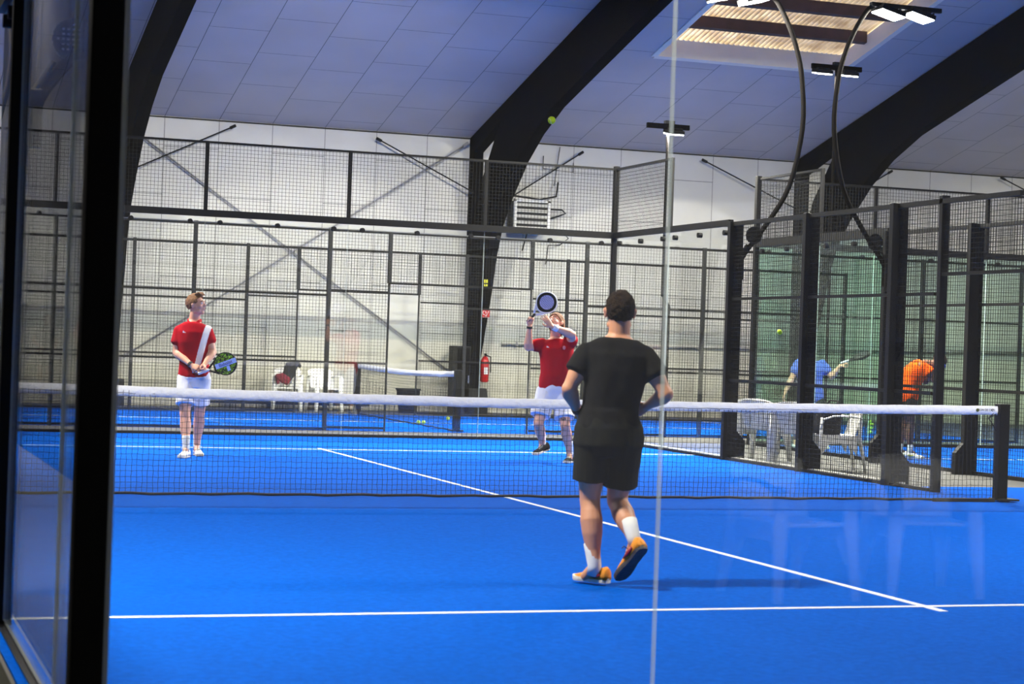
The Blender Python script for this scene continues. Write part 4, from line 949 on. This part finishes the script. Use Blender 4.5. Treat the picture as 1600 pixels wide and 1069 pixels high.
# ---- right player in red, looking up with the racket raised
def b_redr(t):
    J=dict(pel=(-.015,0,.86),hl=(-.112,0,.83),hr=(.078,0,.83),waist=(-.014,-.01,1.01),chest=(-.005,.0,1.21),neck=(-.026,.02,1.462),sl=(-.180,0,1.375),sr=(.145,.02,1.395),
      el=(-.345,-.06,1.335),wl=(-.335,-.13,1.585),er=(.165,-.17,1.50),wr=(-.08,-.30,1.585),kl=(-.195,-.15,.455),al=(-.135,.08,.20),kr=(.118,-.17,.44),ar=(.185,.0,.11))
    b=MB(); torso(b,J,1.04,1.08,belly=.025); B=facing((-.50,-.80,.42),(.05,.35,.9)); hc=V((-.030,-.01,1.632))
    P=headmesh(b,hc,B,1.02); neck(b,J,B,hc,1.1)
    arm(b,J['sl'],J['el'],J['wl'],1.05,1.12); arm(b,J['sr'],J['er'],J['wr'],1.08,1.15)
    leg(b,J['hl'],J['kl'],J['al'],(.2,1,0),1.06); leg(b,J['hr'],J['kr'],J['ar'],(0,1,0),1.06)
    limb(b,J['al'],(-.16,.05,.14),[(0,.034),(1,.03)]); limb(b,J['ar'],(.19,-.06,.05),[(0,.034),(1,.03)])
    hand(b,J['wl'],(.10,-.05,1),(-.3,.9,0),thumb=1,curl=(1.15,1.2,1.25,1.3),k=1.0,tcurl=1.0); hand(b,J['wr'],(-.62,-.05,.75),(.3,-.9,.25),thumb=-1,curl=(.12,.15,.18,.25),k=1.05,spread=.18,tcurl=.2)
    bake(b,'body',M['skin_l'],t,.0065,4); face_parts(t,P,B,1.02,None)
    def long_(mb,P):
        for i in range(18):
            a=-1.25+2.5*i/17; x=.078*math.sin(a); y=-.02-.078*math.cos(a)
            mb.tube([P(x,y,.05),P(x*1.08,y-.006,-.02),P(x*1.12,y-.012+.01*math.sin(i),-.085),P(x*.95,y-.0,-.125)],[.015,.016,.014,.006],6)
    hair(t,hc,B,1.02,M['hbrown'],lambda q: q.z>-.04+.10*max(0,(q.y+.01)/.08) ,r=(.084,.106,.098),rough=.005,extra=long_)
    g=MB()
    for p,r in (((0,.062,-.100),(.032,.030,.026)),((.034,.040,-.082),(.020,.034,.028)),((-.034,.040,-.082),(.020,.034,.028)),((0,.09,-.036),(.026,.007,.006))): g.ell(P(*p),r,B)
    bake(g,'beard',M['hbrown'],t,.005,2,fold=.003,fs=60)
    s=MB(); torso(s,J,1.04,1.08,.024,top=False,belly=.03)
    s.tube([V(J['pel'])+V((0,0,.16)),V(J['pel'])+V((0,0,.06)),V(J['pel'])+V((0,0,.03))],[(.180,.155),(.192,.16),(.192,.16)],24,hint=(1,0,0))
    for a,e,q in (('sl','el',.42),('sr','er',.40)):
        limb(s,J[a],lerp(J[a],J[e],q),[(0,.074),(.5,.078),(.9,.08)]); s.tube([lerp(J[a],J[e],.05),lerp(J[a],J[e],q+.06)],[.076,.082],18)
    s.tube([lerp(J['chest'],J['neck'],.84),V(J['neck'])-V((0,0,.012))],[(.10,.082),(.070,.067)],20,hint=(1,0,0))
    bake(s,'jersey',M['crim'],t,.0075,16,fold=.007,fs=8,seed=13)
    nb=V(J['neck']); MB().tube([nb+V((-.075,.0,-.015)),nb+V((-.045,-.075,-.05)),nb+V((-.0,-.108,-.105)),nb+V((.045,-.075,-.05)),nb+V((.075,.0,-.015))],[(.010,.008)]*5,8,hint=(0,0,1)).build('neck_trim',M['white'],t,smooth=True)
    logo(t,(-.115,-.165,1.34),facing((-.2,-1,0)),.032)
    MB().ell((.075,-.160,1.345),(.018,.006,.024)).build('crest',mat('crest print',srgb(214,120,130),.6),t,smooth=True)
    s=MB(); s.tube([V(J['pel'])+V((0,0,.10)),V(J['pel'])+V((0,0,.0)),V(J['pel'])-V((0,0,.13))],[(.175,.15),(.195,.16),(.19,.14)],24,hint=(1,0,0))
    for h,k_,q in (('hl','kl',.78),('hr','kr',.80)): s.tube([V(J[h])+V((0,0,.02)),lerp(J[h],J[k_],.4),lerp(J[h],J[k_],q)],[(.115,.125),(.118,.125),(.122,.128)],20,hint=(1,0,0))
    bake(s,'shorts',M['shw'],t,.0075,4,fold=.009,fs=8,seed=23)
    g=MB()
    for i in range(3): g.prism([(.075+i*.018,.50+.004*i),(.086+i*.018,.50+.004*i),(.076+i*.018,.535+.004*i),(.065+i*.018,.535)],-.285,-.275,1)
    g.build('leg_mark',M['rk_dark'],t)
    sock(t,(-.135,.08,.205),(-.150,.025,.33),M['sock'],.043,low=V((-.14,.075,.15))); sock(t,(.185,.0,.12),(.17,-.045,.245),M['sock'],.043,low=V((.187,-.01,.06)))
    shoe(t,None,(-.06,.13,.135),(-.245,-.07,.07),(.05,0,1),M['bksh'],M['sole_w'],1.05,M['kerb']); shoe(t,None,(.215,.06,0),(.135,-.20,0),(0,0,1),M['bksh'],M['sole_w'],1.05,M['kerb'])
    MB().tube([lerp(J['er'],J['wr'],.74),lerp(J['er'],J['wr'],.96)],[.040,.036],16).build('wristband',M['white'],t,smooth=True)
    MB().tube([lerp(J['el'],J['wl'],.90),lerp(J['el'],J['wl'],.99)],[.037,.034],16).build('wristwatch',M['rk_dark'],t)
pr=person('bearded player in red V-neck and white shorts looking up with raised racket',(2.32,5.08,.016),b_redr)
racket('white-framed black padel racket raised over the head of the bearded player',(-.318,-.155,1.69),(.50,-.02,.52),(-.15,-1,-.1),MW((2.32,5.08,.012)),(M['rw'],M['rk_blk'],M['rk_hole'],M['rk_dark']))

# ---- the player in orange bending forward on the next court
def b_or(t):
    J=dict(pel=(-.075,0,.86),hl=(-.075,-.09,.83),hr=(-.075,.09,.83),waist=(-.06,0,.98),chest=(.0,0,1.13),neck=(.17,0,1.295),sl=(.085,-.16,1.27),sr=(.085,.16,1.27),
      el=(.26,-.19,1.08),wl=(.33,-.08,1.25),er=(.22,.2,1.05),wr=(.33,.09,1.23),kl=(-.02,-.10,.46),al=(-.02,-.09,.10),kr=(-.06,.12,.46),ar=(-.11,.13,.10))
    b=MB(); torso(b,J,1,1); B=facing((.62,0,-.78),(.78,0,.62)); hc=V((.345,0,1.315))
    P=headmesh(b,hc,B,1.0); neck(b,J,B,hc,1.1)
    arm(b,J['sl'],J['el'],J['wl'],1.0); arm(b,J['sr'],J['er'],J['wr'],1.0)
    leg(b,J['hl'],J['kl'],J['al'],(-1,0,0)); leg(b,J['hr'],J['kr'],J['ar'],(-1,0,0))
    limb(b,J['al'],(.05,-.09,.05),[(0,.034),(1,.03)]); limb(b,J['ar'],(-.04,.13,.05),[(0,.034),(1,.03)])
    hand(b,J['wl'],(.2,.35,.6),(.1,-.9,0),thumb=1,curl=(.5,.5,.5,.5)); hand(b,J['wr'],(.2,-.35,.6),(.1,.9,0),thumb=-1,curl=(.5,.5,.5,.5))
    bake(b,'body',M['skin_d'],t,.008,4); face_parts(t,P,B,1,None)
    hair(t,hc,B,1.0,M['hdark'],lambda q: q.z>.0+.06*max(0,q.y/.08),rough=.003)
    MB().tube([P(.083*math.cos(a),-.012+.100*math.sin(a),.045+.0*a) for a in [i*.2618 for i in range(25)]],[(.006,.028)]*25,6,hint=B@V((0,0,0))+V((.001,0,0))).build('headband',M['blu'],t,smooth=True)
    s=MB(); torso(s,J,1.02,1.05,.03,top=False)
    for a,e in (('sl','el'),('sr','er')): s.tube([V(J[a])-V((.03,0,0)),J[a],lerp(J[a],J[e],.55)],[.07,.08,.088],18)
    s.tube([V(J['pel'])+V((0,0,.12)),V(J['pel'])-V((0,0,.03))],[(.15,.185),(.16,.20)],24,hint=(1,0,0))
    bake(s,'shirt',M['orng'],t,.009,12,fold=.012,fs=8,seed=31)
    s=MB(); s.tube([V(J['pel'])+V((0,0,.03)),V(J['pel'])-V((0,0,.13))],[(.13,.18),(.125,.18)],20,hint=(1,0,0))
    for h,k_ in (('hl','kl'),('hr','kr')): s.tube([J[h],lerp(J[h],J[k_],.65)],[(.115,.1),(.12,.11)],18,hint=(1,0,0))
    bake(s,'shorts',M['shk'],t,.009,4,fold=.008,fs=8,seed=33)
    sock(t,(-.02,-.09,.10),(-.02,-.09,.19),M['whsh'],.04); sock(t,(-.11,.13,.10),(-.107,.13,.19),M['whsh'],.04)
    shoe(t,None,(-.10,-.10,0),(.175,-.10,0),(0,0,1),M['whsh'],M['sole_w'],1.1,M['rk_dark'],accent=M['yel']); shoe(t,None,(-.19,.13,0),(.085,.13,0),(0,0,1),M['whsh'],M['sole_w'],1.1,M['rk_dark'],accent=M['yel'])
person('player in orange shirt and blue headband bent over on the right-hand court',(8.20,6.92,.016),b_or)

# ---- the player in blue behind the white chairs
def b_bl(t):
    J=dict(pel=(-.024,0,.74),hl=(-.11,0,.70),hr=(.07,0,.70),waist=(-.03,0,.88),chest=(-.04,0,1.06),neck=(-.045,.0,1.29),sl=(-.215,0,1.23),sr=(.125,0,1.23),
      el=(-.32,-.03,1.0),wl=(-.415,-.10,.80),er=(.265,-.03,1.05),wr=(.375,-.12,1.22),kl=(-.22,-.20,.40),al=(-.24,-.02,.10),kr=(.19,-.20,.40),ar=(.20,.02,.10))
    b=MB(); torso(b,J); B=facing((.1,-1,.05)); hc=V((-.050,-.02,1.455))
    P=headmesh(b,hc,B,1.0); neck(b,J,B,hc,1.05)
    arm(b,J['sl'],J['el'],J['wl']); arm(b,J['sr'],J['er'],J['wr']); leg(b,J['hl'],J['kl'],J['al'],(0,1,0)); leg(b,J['hr'],J['kr'],J['ar'],(0,1,0))
    limb(b,J['al'],(-.24,-.1,.05),[(0,.034),(1,.03)]); limb(b,J['ar'],(.2,-.06,.05),[(0,.034),(1,.03)])
    hand(b,J['wl'],(-.3,-.2,-.9),(-.9,0,.2),thumb=1,curl=(.4,.5,.5,.5)); hand(b,J['wr'],(.75,-.2,.5),(-.4,-.5,.7),thumb=1,curl=(1.1,1.1,1.1,1.1),tcurl=1)
    bake(b,'body',M['skin_l'],t,.008,4); face_parts(t,P,B,1,None)
    hair(t,hc,B,1.0,M['hdark'],lambda q: q.z>-.03+.10*max(0,(q.y+.01)/.08))
    s=MB(); torso(s,J,1,1,.024,top=False)
    for a,e in (('sl','el'),('sr','er')): limb(s,J[a],lerp(J[a],J[e],.5),[(0,.072),(.5,.076),(.9,.08)])
    s.tube([V(J['pel'])+V((0,0,.12)),V(J['pel'])-V((0,0,.03))],[(.185,.14),(.195,.15)],24,hint=(1,0,0))
    bake(s,'shirt',M['blu'],t,.009,12,fold=.008,fs=8,seed=41)
    s=MB(); s.tube([V(J['pel'])+V((0,0,.03)),V(J['pel'])-V((0,0,.13))],[(.18,.13),(.18,.125)],20,hint=(1,0,0))
    for h,k_ in (('hl','kl'),('hr','kr')): s.tube([J[h],lerp(J[h],J[k_],.75)],[(.10,.11),(.115,.12)],18,hint=(1,0,0))
    bake(s,'shorts',M['shk'],t,.009,4,fold=.008,fs=8,seed=43)
    sock(t,(-.24,-.02,.10),(-.238,-.03,.19),M['sock'],.04); sock(t,(.20,.02,.10),(.2,.0,.19),M['sock'],.04)
    shoe(t,None,(-.24,.07,0),(-.25,-.2,0),(0,0,1),M['whsh'],M['sole_w'],1.05); shoe(t,None,(.2,.11,0),(.22,-.16,0),(0,0,1),M['whsh'],M['sole_w'],1.05)
person('player in blue shirt crouching behind the white chairs, half hidden by a black post',(7.80,9.02,.016),b_bl)
racket('dark padel racket held out by the crouching player in blue',(.44,-.15,1.285),(.36,-.05,.14),(-.3,-.25,1),MW((7.80,9.02,.016)),(M['rk_blk'],M['rk_blk'],M['char'],M['rk_grip']))
